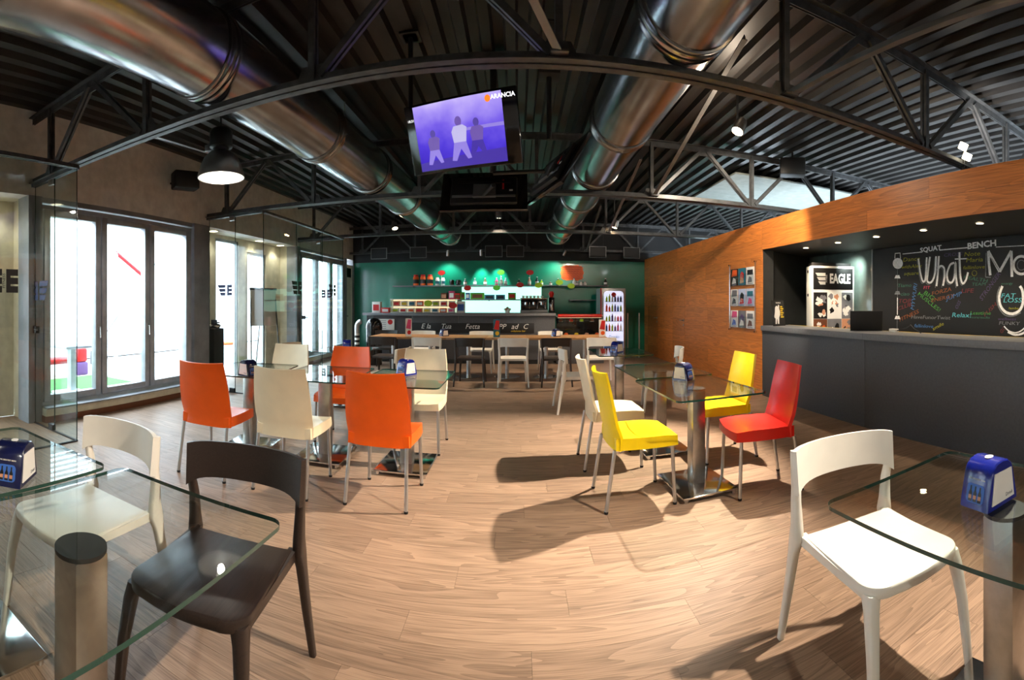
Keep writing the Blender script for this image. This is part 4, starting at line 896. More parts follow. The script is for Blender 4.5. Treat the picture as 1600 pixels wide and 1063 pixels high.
# snack rack on the bar top
x0, x1 = -2.97, -1.42; rk = thing('snack_rack', 'low lit snack rack on the bar top', 'rack', ((x0+x1)/2, 10.55, 1.14)); L = (x1-x0)/2
MB().bbox(-L, L, -0.16, 0.16, 0.0, 0.012, 0.003).build('base', 'brushed', rk); MB().bbox(-L, L, 0.14, 0.16, 0.012, 0.31, 0.003).build('back', 'rack_light', rk); MB().bbox(-L, L, -0.14, 0.16, 0.31, 0.325, 0.003).build('canopy', 'brushed', rk)
MB().bbox(-L, L, -0.02, 0.14, 0.148, 0.158, 0.002).build('tier', 'brushed', rk)
for x in (-L, L-0.012): MB().box(x, x+0.012, -0.14, 0.14, 0.012, 0.31).build('side', 'case_glass', rk, smooth=0)
sc = (('print_white', 'print_lime', 'lime'), ('print_white', 'print_red', 'red'), ('print_white', 'print_orange', 'orange'), ('print_skin', 'print_red', 'pale red'), ('print_white', 'print_yellow', 'yellow'), ('print_white', 'print_teal', 'teal'), ('print_orange', 'print_white', 'orange and white'), ('print_white', 'print_pink', 'pink'))
for r_ in range(2):
    for k in range(8):
        m_, m2, nm = sc[(k+3*r_) % 8]
        stock('snack_pack', '%s fronted snack pack in the %s row of the lit bar rack' % (nm, ('lower', 'upper')[r_]), x0+0.11+0.19*k, 10.50 if r_ == 0 else 10.60, 1.152 if r_ == 0 else 1.298, 0.165, 0.08, 0.10 if r_ == 0 else 0.12, m_, m2, 'snack packs in the bar rack', 'snack')
for px, py, m_, nm in ((669, 474, 'print_lime', 'lime price disc on the snack rack'), (707.5, 477.5, 'print_red', 'red price disc on the right end of the snack rack')):
    p_ = atY(px, py, 10.36); o = thing('price_disc', nm, 'sign', p_, 0, 'price discs over the bar'); MB().prism(ellipse(0, 0, 0.098, 0.07, 22), -0.004, 0.004, Matrix.Rotation(PI/2, 4, 'X')).build('disc', m_, o, smooth=0); MB().bar((0, 0.003, -0.07), (0, 0.003, -0.06-(p_.z-1.22)), 0.006, 0.006, (0, 1, 0)).build('stem', 'print_white', o, smooth=0)
stock('tablet_box', 'white tabletop menu frame with blue tiles right of the snack rack', -1.31, 10.5, 1.14, 0.2, 0.03, 0.27, 'print_white', 'print_blue', 'boxes on the bar top', 'sign')
stock('cake_box', 'tall white cake box at the left end of the bar', -3.32, 10.5, 1.14, 0.2, 0.16, 0.26, 'print_white', 'print_red', 'boxes on the bar top', 'box')
stock('cake_box', 'low red cake box beside the tall one on the bar', -3.08, 10.45, 1.14, 0.2, 0.16, 0.12, 'print_red', 'print_white', 'boxes on the bar top', 'box')
fl = thing('flower_pot', 'small round white flower arrangement on the bar top', 'flowers', (-0.24, 10.5, 1.14)); MB().lathe([(0, 0.001), (0.05, 0.001), (0.06, 0.06), (0, 0.06)], 14).build('pot', 'print_white', fl)
for k in range(7): a = k*2*PI/6; MB().lathe([(0, -0.03), (0.03, -0.015), (0.034, 0.01), (0, 0.03)], 10, Matrix.Translation((0.05*math.cos(a)*(k < 6), 0.05*math.sin(a)*(k < 6), 0.085+0.03*(k == 6)))).build('blossom', 'print_white' if k % 2 else 'print_skin', fl)
# coffee machine, grinder
cm = thing('coffee_machine', 'black and chrome espresso machine on the bar', 'coffee machine', (0.47, 10.55, 1.14))
MB().bbox(-0.30, 0.30, -0.05, 0.22, 0.03, 0.32, 0.02).build('body', 'black_gloss', cm); MB().bbox(-0.31, 0.31, -0.22, 0.2, 0.0, 0.07, 0.008).build('drip_tray', 'grey_plastic', cm); MB().bbox(-0.31, 0.31, -0.16, 0.22, 0.32, 0.345, 0.006).build('cup_rail', 'chrome', cm)
for k in range(3):
    x = -0.18+0.18*k; g_ = MB().lathe([(0, 0.19), (0.035, 0.19), (0.035, 0.25), (0, 0.25)], 14, c=(x, -0.12)).build('group_head', 'chrome', cm); MB().tube([(x, -0.13, 0.19), (x, -0.25, 0.18)], 0.012, 8).build('portafilter', 'black_matt', g_)
    MB().tube([(x+0.07, -0.08, 0.27), (x+0.08, -0.15, 0.24), (x+0.08, -0.16, 0.10)], 0.007, 8).build('steam_wand', 'chrome', cm)
for k in range(6):
    o = thing('cup', 'white cup on the espresso machine, number %s from the left' % ('one', 'two', 'three', 'four', 'five', 'six')[k], 'cup', (0.23+0.085*k, 10.55, 1.486), 0, 'cups on the espresso machine'); o['label'] = '%s white cup on top of the espresso machine' % ('leftmost', 'second', 'third', 'fourth', 'fifth', 'rightmost')[k]
    MB().lathe([(0, 0.0), (0.022, 0.0), (0.034, 0.05), (0.03, 0.05), (0.02, 0.005), (0, 0.005)], 14).build('bowl', 'print_white', o); MB().tube([(0.031, 0, 0.04), (0.05, 0, 0.03), (0.028, 0, 0.015)], 0.004, 6).build('handle', 'print_white', o)
gr = thing('coffee_grinder', 'black coffee grinder with a red lid right of the espresso machine', 'grinder', (0.95-0.02, 10.6, 1.14)); MB().bbox(-0.07, 0.07, -0.09, 0.09, 0.0, 0.36, 0.015).build('body', 'black_gloss', gr); MB().lathe([(0.0, 0.36), (0.04, 0.36), (0.07, 0.46), (0, 0.46)], 16).build('hopper', 'red_plastic', gr); MB().lathe([(0, 0.46), (0.05, 0.46), (0.045, 0.50), (0, 0.505)], 16).build('lid', 'print_red', gr); MB().bbox(-0.03, 0.03, -0.12, -0.09, 0.05, 0.26, 0.01).build('spout', 'chrome', gr)
# make room between machine and grinder
gr.location.x = 0.78; gr.location.y = 10.75; cm.location.x = 0.36
for o in bpy.data.objects:
    if o.name.startswith('cup') and o.type == 'EMPTY': o.location.x -= 0.11
o = thing('menu_board', 'white menu sheet with a red heart on the bar front', 'sign', (-3.02, 10.25, 0.86)); M_ = Matrix.Rotation(PI/2, 4, 'X'); MB().prism([(-0.2, -0.14), (0.2, -0.14), (0.2, 0.14), (-0.2, 0.14)], 0, 0.005, M_).build('sheet', 'print_white', o, smooth=0)
for k in range(5): MB().prism([(-0.17, 0.09-0.045*k), (0.0, 0.09-0.045*k), (0.0, 0.10-0.045*k), (-0.17, 0.10-0.045*k)], 0.005, 0.006, M_).build('text_line', 'print_grey', o, smooth=0)
MB().prism(ellipse(0.1, 0.07, 0.06, 0.06, 16), 0.005, 0.0065, M_).build('heart_print', 'print_red', o, smooth=0)
# dome bin and striped post
o = thing('dome_bin', 'glossy black dome-topped bin at the left end of the bar', 'bin', (-3.15, 9.75, 0)); MB().lathe([(0, 0), (0.17, 0), (0.18, 0.02), (0.18, 0.80), (0, 0.80)], 28).build('body', 'black_gloss', o)
MB().lathe([(0.185, 0.80), (0.185, 0.84), (0.17, 0.92), (0.13, 0.99), (0.07, 1.03), (0.0, 1.04)], 28).build('dome', 'black_gloss', o)
o = thing('striped_post', 'black and white striped post beside the dome bin', 'post', (-3.50, 9.6, 0))
for k in range(14): MB().lathe([(0, 0.05*k), (0.055, 0.05*k), (0.055, 0.05*k+0.05), (0, 0.05*k+0.05)], 18).build('band', 'print_white' if k % 2 else 'print_black', o)
MB().tube([(0, 0, 0.70), (0, 0, 0.85), (0.02, 0, 0.91), (0.06, 0, 0.95), (0.09, 0, 0.96)], 0.055, 16).build('hood', 'alu_leg', o)
# silver posts beside the cooler
for k, x in enumerate((2.72, 3.02)): o = thing('queue_post', '%s slim steel post right of the drinks cooler' % ('left', 'right')[k], 'post', (x, 11.2, 0), 0, 'steel posts by the cooler'); MB().tube([(0, 0, 0.012), (0, 0, 1.12)], 0.02, 12).build('tube', 'brushed', o); MB().lathe([(0, 0), (0.12, 0), (0.12, 0.01), (0, 0.012)], 20).build('foot', 'brushed', o)
# ------------------------------------------------------------------ reception counter
rcn = thing('reception_counter', 'long charcoal reception counter set in the wood wall', 'counter', (XR, 0, 0))
for a, b in ((3.67, 5.86), (1.42, 3.67), (-0.8, 1.42), (-3.0, -0.8)): MB().bbox(0.0, 0.03, a+0.0015, b-0.0015, 0.0, 0.957, 0.002).build('front_panel', 'charcoal_laminate', rcn)
MB().box(0.03, 0.42, -3.0, 5.86, 0, 0.957).build('carcass', 'recess_dark', rcn, smooth=0)
for a, b in ((3.67, 5.86), (0.4, 3.67), (-3.0, 0.4)): MB().bbox(-0.03, 0.48, a+0.001, b-0.001, 0.96, 1.03, 0.004).build('top_slab', 'counter_edge', rcn)
MB().bbox(0.455, 0.48, -3.0, 5.86, 1.022, 1.0305, 0.002).build('edge_strip', 'print_yellow', rcn)  # warm lit line along the slab's back edge, painted as a yellow strip
# fridge dressed as a display
u = Vector((0.64, -0.22, 0)).normalized(); lf = Vector((3.99, 5.38, 0)); wd = 0.66
F = frame(lf, u, (0, 0, 1))            # x across the front, y up, z towards the viewer
fr = thing('display_fridge', 'white upright fridge dressed with a black logo panel and photo collage', 'fridge', lf)
Fl = Matrix.Translation(-lf) @ F
MB().bbox(0, wd, 0, 1.91, -0.27, -0.012, 0.01, Fl).build('cabinet', 'white_plastic', fr)
MB().bbox(0.02, wd-0.02, 1.90, 1.96, -0.24, -0.05, 0.008, Fl).build('top_box', 'print_black', fr)
dr = MB().bbox(0, wd, 0.02, 1.905, -0.012, 0.02, 0.006, Fl).build('door', 'print_white', fr)
MB().bbox(0.02, wd-0.02, 1.56, 1.875, 0.02, 0.024, 0.001, Fl).build('sign_panel', 'print_black', dr)
for k, (x0, x1) in enumerate(((0.0, 1.0), (0.14, 1.0), (0.28, 1.0))):
    z = 0.80-0.4*k; s = 0.155
    m = MB().prism([(x0*s, (z+0.15)*s), (x1*s, (z+0.15)*s), (x1*s, (z-0.15)*s), ((x0+0.2)*s, (z-0.15)*s)], 0, 0.0015, Fl @ Matrix.Translation((0.05, 1.655, 0.0245)))
    m.build('logo_wing', 'print_white', dr, smooth=0)
text_mb('FITNESS', 0.032, Fl @ Matrix.Translation((0.222, 1.72, 0.0245)) @ Matrix.Rotation(PI/2, 4, 'Z')).build('logo_word', 'print_white', dr, smooth=0)
text_mb('EAGLE', 0.19, Fl @ Matrix.Translation((0.435, 1.715, 0.0245)), bold=0.008, xs=0.60).build('logo_word', 'print_white', dr, smooth=0)
rt = random.Random(11)
tiles = [(0.02, 0.235, 1.13, 1.52, 'print_black'), (0.235, 0.46, 1.13, 1.53, 'print_white'), (0.46, 0.64, 1.13, 1.52, 'print_grey'), (0.02, 0.235, 0.62, 1.13, 'print_brown'), (0.235, 0.46, 0.62, 1.13, 'print_grey'), (0.46, 0.64, 0.62, 1.13, 'print_skin')]
for x0, x1, z0, z1, m_ in tiles:
    tl_ = MB().prism([(x0+0.002, z0+0.002), (x1-0.002, z0+0.002), (x1-0.002, z1-0.002), (x0+0.002, z1-0.002)], 0.02, 0.0225, Fl).build('photo', m_, dr, smooth=0)
    for k in range(12):
        cx, cz = rt.uniform(x0+0.05, x1-0.05), rt.uniform(z0+0.06, z1-0.06)
        MB().prism([(cx+0.05*rt.uniform(0.3, 1.0)*math.cos(q), cz+0.06*rt.uniform(0.3, 1.0)*math.sin(q)) for q in [i*2*PI/9 for i in range(9)]], 0.0225, 0.0232+0.0002*k, Fl).build('print_patch', rt.choice(['print_white', 'print_black', 'print_grey', 'print_skin', 'print_orange' if m_ == 'print_brown' else 'print_white']), dr, smooth=0)
MB().prism([(0.27, 0.60), (0.42, 0.60), (0.40, 0.70), (0.30, 0.72)], 0.0234, 0.0245, Fl).build('print_patch', 'print_red', dr, smooth=0)
for z in (1.85, 1.50): MB().bbox(-0.006, 0.0, z-0.04, z, -0.2, -0.15, 0.001, Fl).build('hinge', 'print_black', fr)
lamp('added_panel_fill', 'SPOT', (4.45, 4.92, 2.13), 60, (0.86, 1.0, 0.94), target=(4.70, 5.35, 1.7), spot_size=1.3, spot_blend=0.8, shadow_soft_size=0.05)  # added light with no fixture, brightens the panel wall by the fridge
# easel poster, laptop, clutter
p0 = Vector((3.60, 5.58, 1.03)); E4 = frame((-0.135, 0, 0), (0.95, 0.31, 0), (0.0, 0.10, 1))
o = thing('easel_poster', 'small black easel poster with a white figure and yellow words on the counter end', 'poster', p0)
MB().prism([(0, 0), (0.27, 0), (0.27, 0.37), (0, 0.37)], -0.012, 0.0, E4).build('board', 'print_black', o, smooth=0); MB().bar(E4 @ Vector((0.13, 0.25, -0.01)), E4 @ Vector((0.13, 0.012, -0.10)), 0.04, 0.006).build('strut', 'print_black', o, smooth=0)
sil = [(0.03, 0.14), (0.05, 0.20), (0.06, 0.27), (0.09, 0.295), (0.12, 0.28), (0.135, 0.31), (0.155, 0.30), (0.15, 0.25), (0.165, 0.21), (0.16, 0.16), (0.135, 0.12), (0.13, 0.03), (0.10, 0.03), (0.095, 0.10), (0.085, 0.10), (0.075, 0.03), (0.045, 0.03), (0.055, 0.11), (0.035, 0.12)]
MB().prism(sil, 0.0, 0.001, E4).build('figure_print', 'print_white', o, smooth=0)
for k in range(6): MB().prism([(0.175, 0.27-0.03*k), (0.225+0.02*(k % 2), 0.27-0.03*k), (0.225+0.02*(k % 2), 0.288-0.03*k), (0.175, 0.288-0.03*k)], 0, 0.001, E4).build('word_print', 'print_yellow', o, smooth=0)
text_mb('TAURUS', 0.03, E4 @ Matrix.Translation((0.135, 0.335, 0.0005)), 0.0005).build('title_print', 'print_white', o, smooth=0)
o = thing('laptop', 'black open laptop seen from behind on the reception counter', 'laptop', (3.74, 3.96, 1.03), math.radians(-50+8))
MB().bbox(-0.19, 0.19, 0.0, 0.24, 0.001, 0.018, 0.004).build('base', 'black_matt', o); Lm = Matrix.Translation((0, 0, 0.016)) @ Matrix.Rotation(math.radians(14), 4, 'X'); MB().bbox(-0.19, 0.19, -0.012, 0.0, 0.0, 0.23, 0.004, Lm).build('screen_lid', 'black_matt', o); MB().bbox(-0.17, 0.17, 0.03, 0.22, 0.018, 0.020, 0.0005).build('keyboard', 'grey_plastic', o)
o = thing('charger', 'white charger with dark cable behind the laptop', 'charger', (3.78, 3.55, 1.03)); MB().bbox(-0.03, 0.03, -0.05, 0.05, 0.001, 0.04, 0.006).build('plug_block', 'white_plastic', o); MB().tube([(0, -0.05, 0.02), (0.03, -0.15, 0.05), (0.0, -0.25, 0.09), (-0.03, -0.33, 0.05), (0.0, -0.40, 0.008)], 0.006, 8).build('cable', 'black_matt', o)
# ------------------------------------------------------------------ chalk wall
XB = 4.694
cbd = thing('chalkboard', 'big blackboard wall covered in white and coloured chalk writing', 'blackboard', (XB, 0, 0))
CB = frame((0, 0, 0), (0, -1, 0), (0, 0, 1))
MB().box(0, 0.024, -3.0, 4.825, 0.3, 2.145).build('board', 'blackboard', cbd, smooth=0)
def cp(cx, cy):
    q = atX(1380+cx/5.905, 360+cy/5.905, XB); return (-q.y, q.z)
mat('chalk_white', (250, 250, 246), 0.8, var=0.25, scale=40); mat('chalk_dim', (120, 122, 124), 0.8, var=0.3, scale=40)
def spline(pts, n=5):
    out = []; P_ = [pts[0]]+list(pts)+[pts[-1]]
    for i in range(1, len(P_)-2):
        for k in range(n):
            t = k/n; a = []
            for c in (0, 1):
                p0, p1, p2, p3 = P_[i-1][c], P_[i][c], P_[i+1][c], P_[i+2][c]
                a.append(0.5*((2*p1)+(-p0+p2)*t+(2*p0-5*p1+4*p2-p3)*t*t+(-p0+3*p1-3*p2+p3)*t**3))
            out.append(tuple(a))
    return out+[pts[-1]]
def chalk(pts, wd, m_='chalk_white', smooth=True, dx=0, dy=0, d=0.002):
    pts = spline([(x+dx, y+dy) for x, y in pts]) if smooth else [(x+dx, y+dy) for x, y in pts]
    mb = MB(); ribbon(mb, [cp(*p_) for p_ in pts], wd, CB @ Matrix.Translation((0, 0, 0.0)), d); mb.build('chalk_stroke', m_, cbd, smooth=0)
W_ = 0.026
word = [[(325, 262), (345, 400), (368, 472), (392, 440), (402, 250)], [(432, 245), (412, 400), (408, 470), (445, 478), (478, 400), (488, 240)],
        [(514, 238), (505, 400), (492, 515)], [(500, 372), (530, 330), (562, 350), (566, 430), (552, 512)],
        [(655, 300), (618, 320), (590, 400), (600, 470), (635, 480), (660, 420), (668, 295), (672, 420), (684, 515)],
        [(704, 203), (708, 330), (715, 440), (736, 492), (765, 455), (783, 388)]]
for st in word: chalk(st, W_)
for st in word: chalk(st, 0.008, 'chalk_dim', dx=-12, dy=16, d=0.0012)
chalk([(662, 266), (770, 262)], 0.014, smooth=False)
for st in ([(988, 415), (975, 300), (970, 192)], [(970, 192), (1075, 382)], [(1075, 382), (1182, 190)], [(1182, 190), (1188, 430)]): chalk(st, 0.034, smooth=False)
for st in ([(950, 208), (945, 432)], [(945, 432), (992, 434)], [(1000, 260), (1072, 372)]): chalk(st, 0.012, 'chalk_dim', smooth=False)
chalk([(1275+72*math.cos(a), 322+82*math.sin(a)) for a in [i*2*PI/16 for i in range(17)]], 0.030); chalk([(1275+38*math.cos(a), 322+46*math.sin(a)) for a in [i*2*PI/16 for i in range(17)]], 0.008, 'chalk_dim')
chalk([(1100, 515), (1072, 600), (1080, 690), (1130, 755), (1200, 770), (1262, 735), (1290, 660), (1285, 560), (1262, 515)], 0.032)
chalk([(1076, 520), (1052, 600), (1062, 700), (1120, 780), (1200, 792), (1270, 760)], 0.012, 'chalk_dim')
chalk([(1115, 885), (1160, 928), (1225, 945), (1290, 915), (1340, 850)], 0.014); chalk([(1150, 938), (1220, 965), (1300, 945), (1360, 880)], 0.024)
chalk([(180, 219), (358, 201)], 0.011, smooth=False); chalk([(520, 183), (786, 160)], 0.014, smooth=False); chalk([(1040, 155), (1420, 136)], 0.008, smooth=False)
chalk([(132, 360), (132, 620)], 0.005, 'chalk_dim', smooth=False); chalk([(132, 622), (131, 780)], 0.014, smooth=False); chalk([(130, 790), (128, 940)], 0.006, 'chalk_dim', smooth=False)
MB().prism([cp(135+46*math.cos(a), 306+50*math.sin(a)) for a in [i*2*PI/22 for i in range(22)]][::-1], 0, 0.002, CB).build('kettlebell_drawing', 'chalk_white', cbd, smooth=0)
chalk([(108, 262), (110, 214), (156, 210), (160, 262)], 0.012, smooth=False)
for cy, m_ in ((430, 'chalk_white'), (578, 'chalk_dim'), (806, 'chalk_white')): MB().prism([cp(105, cy+14), cp(158, cy+14), cp(148, cy-16), cp(118, cy-16)], 0, 0.002, CB).build('plate_drawing', m_, cbd, smooth=0)
def ctext(body, cx, cy, size, m_, rot=0, xs=1.5, bold=0.0, shear=0.15):
    x, y = cp(cx, cy); y0 = cp(cx, cy+size)[1]; h = abs(y-y0)
    text_mb(body, h*1.35, CB @ Matrix.Translation((x, y, 0.0002)) @ Matrix.Rotation(math.radians(rot), 4, 'Z') @ Matrix.Diagonal((xs if rot < 45 else 1, 1, 1, 1)), 0.0012, bold=bold, shear=shear).build('chalk_word', m_, cbd, smooth=0)
for nm, rgb in (('chalk_yellow', (150, 146, 34)), ('chalk_pink', (200, 60, 90)), ('chalk_green', (70, 140, 60)), ('chalk_blue', (64, 110, 160)), ('chalk_cyan', (90, 176, 186)), ('chalk_orange', (134, 76, 40)), ('chalk_purple', (78, 62, 100)), ('chalk_red', (110, 42, 46)), ('chalk_teal', (52, 100, 82))): mat(nm, tuple(min(250, v*1.05) for v in rgb), 0.85, var=0.35, scale=40)
ctext('SQUAT', 437, 174, 46, 'chalk_white', 2, 1.25, 0.002, 0); ctext('BENCH', 908, 134, 58, 'chalk_white', 2, 1.25, 0.003, 0)
for a in (('Dance', 258, 268, 40, 'chalk_yellow'), ('withAlex', 258, 335, 34, 'chalk_yellow'), ('square', 258, 398, 34, 'chalk_yellow'), ('Note', 818, 220, 42, 'chalk_yellow'), ('Maria', 840, 274, 42, 'chalk_yellow'), ('fallinlove', 835, 342, 34, 'chalk_yellow'), ('FIT', 400, 530, 30, 'chalk_pink'), ('BIG', 420, 602, 44, 'chalk_green', -30), ('MUSCLES!', 420, 660, 40, 'chalk_green', -32, 1.3), ('MYWURI', 285, 615, 46, 'chalk_blue', 80), ('FORZA', 535, 566, 36, 'chalk_orange', 10), ('ENERGY', 545, 628, 36, 'chalk_orange', 10), ('STRONGER', 985, 520, 46, 'chalk_purple', 50), ('LIFE', 775, 560, 40, 'chalk_red'), ('JUMP', 650, 610, 40, 'chalk_blue', 15), ('OSS', 690, 690, 36, 'chalk_purple', 60), ('Relax!', 720, 785, 44, 'chalk_cyan'), ('Lesstime', 895, 765, 32, 'chalk_green'), ('moreresults', 890, 805, 22, 'chalk_teal'), ('FAT', 1150, 606, 44, 'chalk_cyan'), ('LOSS', 1190, 648, 44, 'chalk_cyan'), ('HaveFunorTwist', 430, 805, 34, 'chalk_dim'), ('fallinlove', 372, 885, 32, 'chalk_blue'), ('smile', 505, 888, 34, 'chalk_yellow', 25), ('Tiamo', 195, 510, 34, 'chalk_teal'), ('ciao', 200, 588, 34, 'chalk_teal'), ('TOP', 195, 655, 40, 'chalk_red'), ('CLUB', 195, 705, 36, 'chalk_red', 15), ('FITNESS', 235, 790, 36, 'chalk_orange', 20), ('HEALTH', 850, 450, 36, 'chalk_teal', -10), ('TEAM', 880, 498, 30, 'chalk_teal'), ('CROSS', 640, 225, 34, 'chalk_purple'), ('FUNKY', 1160, 860, 34, 'chalk_dim'), ('wellness', 1140, 820, 28, 'chalk_purple'), ('Iamback', 1220, 720, 22, 'chalk_yellow'), ('energy', 1140, 492, 22, 'chalk_teal'), ('PUSH', 985, 735, 36, 'chalk_red', 40), ('GO', 1105, 920, 36, 'chalk_red', 50)): ctext(*a)
chalk([(842+22*math.cos(q), 396+24*math.sin(q)) for q in [i*2*PI/12 for i in range(13)]], 0.005, 'chalk_yellow')
# ------------------------------------------------------------------ leaflet rack
XK = XR-0.003
rk2 = thing('leaflet_rack', 'clear wall rack with three tiers of leaflets on the wood wall', 'rack', (XK, 6.46, 0)); KF = frame((0, 0, 0), (0, -1, 0), (0, 0, 1))
rows = (1.665, 1.335, 0.99); colsx = (-0.27, 0.0, 0.27); lh = 0.272
for z in rows:
    MB().bbox(-0.034, -0.030, -0.41, 0.41, z-0.02, z+0.16, 0.001).build('front_lip', 'acrylic', rk2); MB().bbox(-0.034, -0.006, -0.41, 0.41, z-0.03, z-0.02, 0.001).build('ledge', 'acrylic', rk2)
for s in (-1, 1):
    MB().tube([(-0.02, s*0.43, 0.92), (-0.02, s*0.43, 2.0)], 0.007, 8).build('rod', 'chrome', rk2)
    for z in (0.93, 1.99): MB().tube([(0.0, s*0.43, z), (-0.04, s*0.43, z)], 0.014, 10).build('standoff', 'chrome', rk2)
lf_ = (('print_black', 'print_orange', 'print_white', 'black and orange leaflet in the top left pocket of the wall rack'), ('print_teal', 'print_red', 'print_skin', 'teal leaflet with red ball in the top middle pocket'), ('print_white', 'print_black', 'print_grey', 'white leaflet with dark squares in the top right pocket'), ('print_white', 'print_grey', 'print_black', 'white leaflet with small figures in the middle left pocket'), ('print_blue', 'print_black', 'print_red', 'pale blue leaflet in the centre pocket of the wall rack'), ('print_blue', 'print_teal', 'print_pink', 'pale blue leaflet with pink badge in the middle right pocket'), ('print_white', 'print_pink', 'print_blue', 'white leaflet with magenta corner in the bottom left pocket'), ('print_grey', 'print_purple', 'print_white', 'grey violet leaflet in the bottom middle pocket'), ('print_white', 'print_grey', 'print_brown', 'white leaflet with a runner in the bottom right pocket'))
mat('leaf_blue', (190, 200, 226), 0.5)
for i, (a, b, c, lb) in enumerate(lf_):
    if a == 'print_blue': a = 'leaf_blue'
    z = rows[i//3]-0.019; xx = colsx[i % 3]; o = thing('leaflet', lb, 'leaflet', (XK-0.018, 6.46-xx, z), 0, 'leaflets in the wall rack')
    MB().prism([(-0.122, 0.0), (0.122, 0.0), (0.122, lh), (-0.122, lh)], -0.004, 0.004, KF).build('sheet', a, o, smooth=0)
    sh_ = [[(-0.09, 0.15), (0.10, 0.16), (0.10, 0.255), (-0.06, 0.26)], [(-0.07, 0.10), (-0.02, 0.06), (0.06, 0.09), (0.07, 0.18), (0.0, 0.22), (-0.05, 0.18)], [(-0.09, 0.15), (0.09, 0.15), (0.09, 0.23), (-0.09, 0.23)]][i % 3]
    MB().prism(sh_, 0.004, 0.0046, KF).build('picture', b, o, smooth=0); MB().prism([(-0.08, 0.03), (0.07, 0.04), (0.05, 0.11), (-0.03, 0.13)], 0.0046, 0.0052, KF).build('picture', c, o, smooth=0)
    MB().prism([(-0.08, 0.012), (0.08, 0.012), (0.08, 0.022), (-0.08, 0.022)], 0.004, 0.0046, KF).build('text_line', 'print_grey', o, smooth=0)
# ------------------------------------------------------------------ hanging screens
def screen_mat():
    m = bpy.data.materials.new('screen_picture'); m.use_nodes = True; nt = m.node_tree; N = nt.nodes; L = nt.links; N.remove(N['Principled BSDF']); out = N['Material Output']
    tc = N.new('ShaderNodeTexCoord'); nz = N.new('ShaderNodeTexNoise'); nz.inputs['Scale'].default_value = 4.5; nz.inputs['Detail'].default_value = 3; L.new(tc.outputs['Object'], nz.inputs['Vector'])
    sp = N.new('ShaderNodeSeparateXYZ'); L.new(tc.outputs['Generated'], sp.inputs[0])
    ad = N.new('ShaderNodeMath'); ad.operation = 'MULTIPLY_ADD'; ad.inputs[1].default_value = 0.45; L.new(nz.outputs['Fac'], ad.inputs[0]); sz = N.new('ShaderNodeMath'); sz.operation = 'MULTIPLY'; sz.inputs[1].default_value = 0.62; L.new(sp.outputs['Z'], sz.inputs[0]); L.new(sz.outputs[0], ad.inputs[2])
    rp = N.new('ShaderNodeValToRGB'); e = rp.color_ramp.elements; e[0].position = 0.15; e[0].color = (*lin((44, 26, 140)), 1); e[1].position = 0.92; e[1].color = (*lin((205, 190, 246)), 1)
    for p_, c_ in ((0.3, (62, 40, 186)), (0.45, (84, 62, 214)), (0.6, (124, 100, 230)), (0.76, (170, 150, 242))): q = e.new(p_); q.color = (*lin(c_), 1)
    L.new(ad.outputs[0], rp.inputs['Fac']); em = N.new('ShaderNodeEmission'); em.inputs['Strength'].default_value = 0.8; L.new(rp.outputs['Color'], em.inputs['Color']); L.new(em.outputs[0], out.inputs['Surface']); MATS['screen_picture'] = m
screen_mat()
for nm, rgb, st in (('pic_dark', (84, 66, 160), 0.75), ('pic_brown', (112, 86, 172), 0.75), ('pic_pale', (150, 132, 226), 0.75), ('pic_stripe', (196, 190, 236), 0.75), ('pic_white', (255, 255, 255), 1.2), ('pic_orange', (255, 120, 30), 1.1), ('pic_stage', (72, 50, 170), 0.7)): mat(nm, (10, 10, 10), 0.4, emit=st, emit_rgb=rgb)
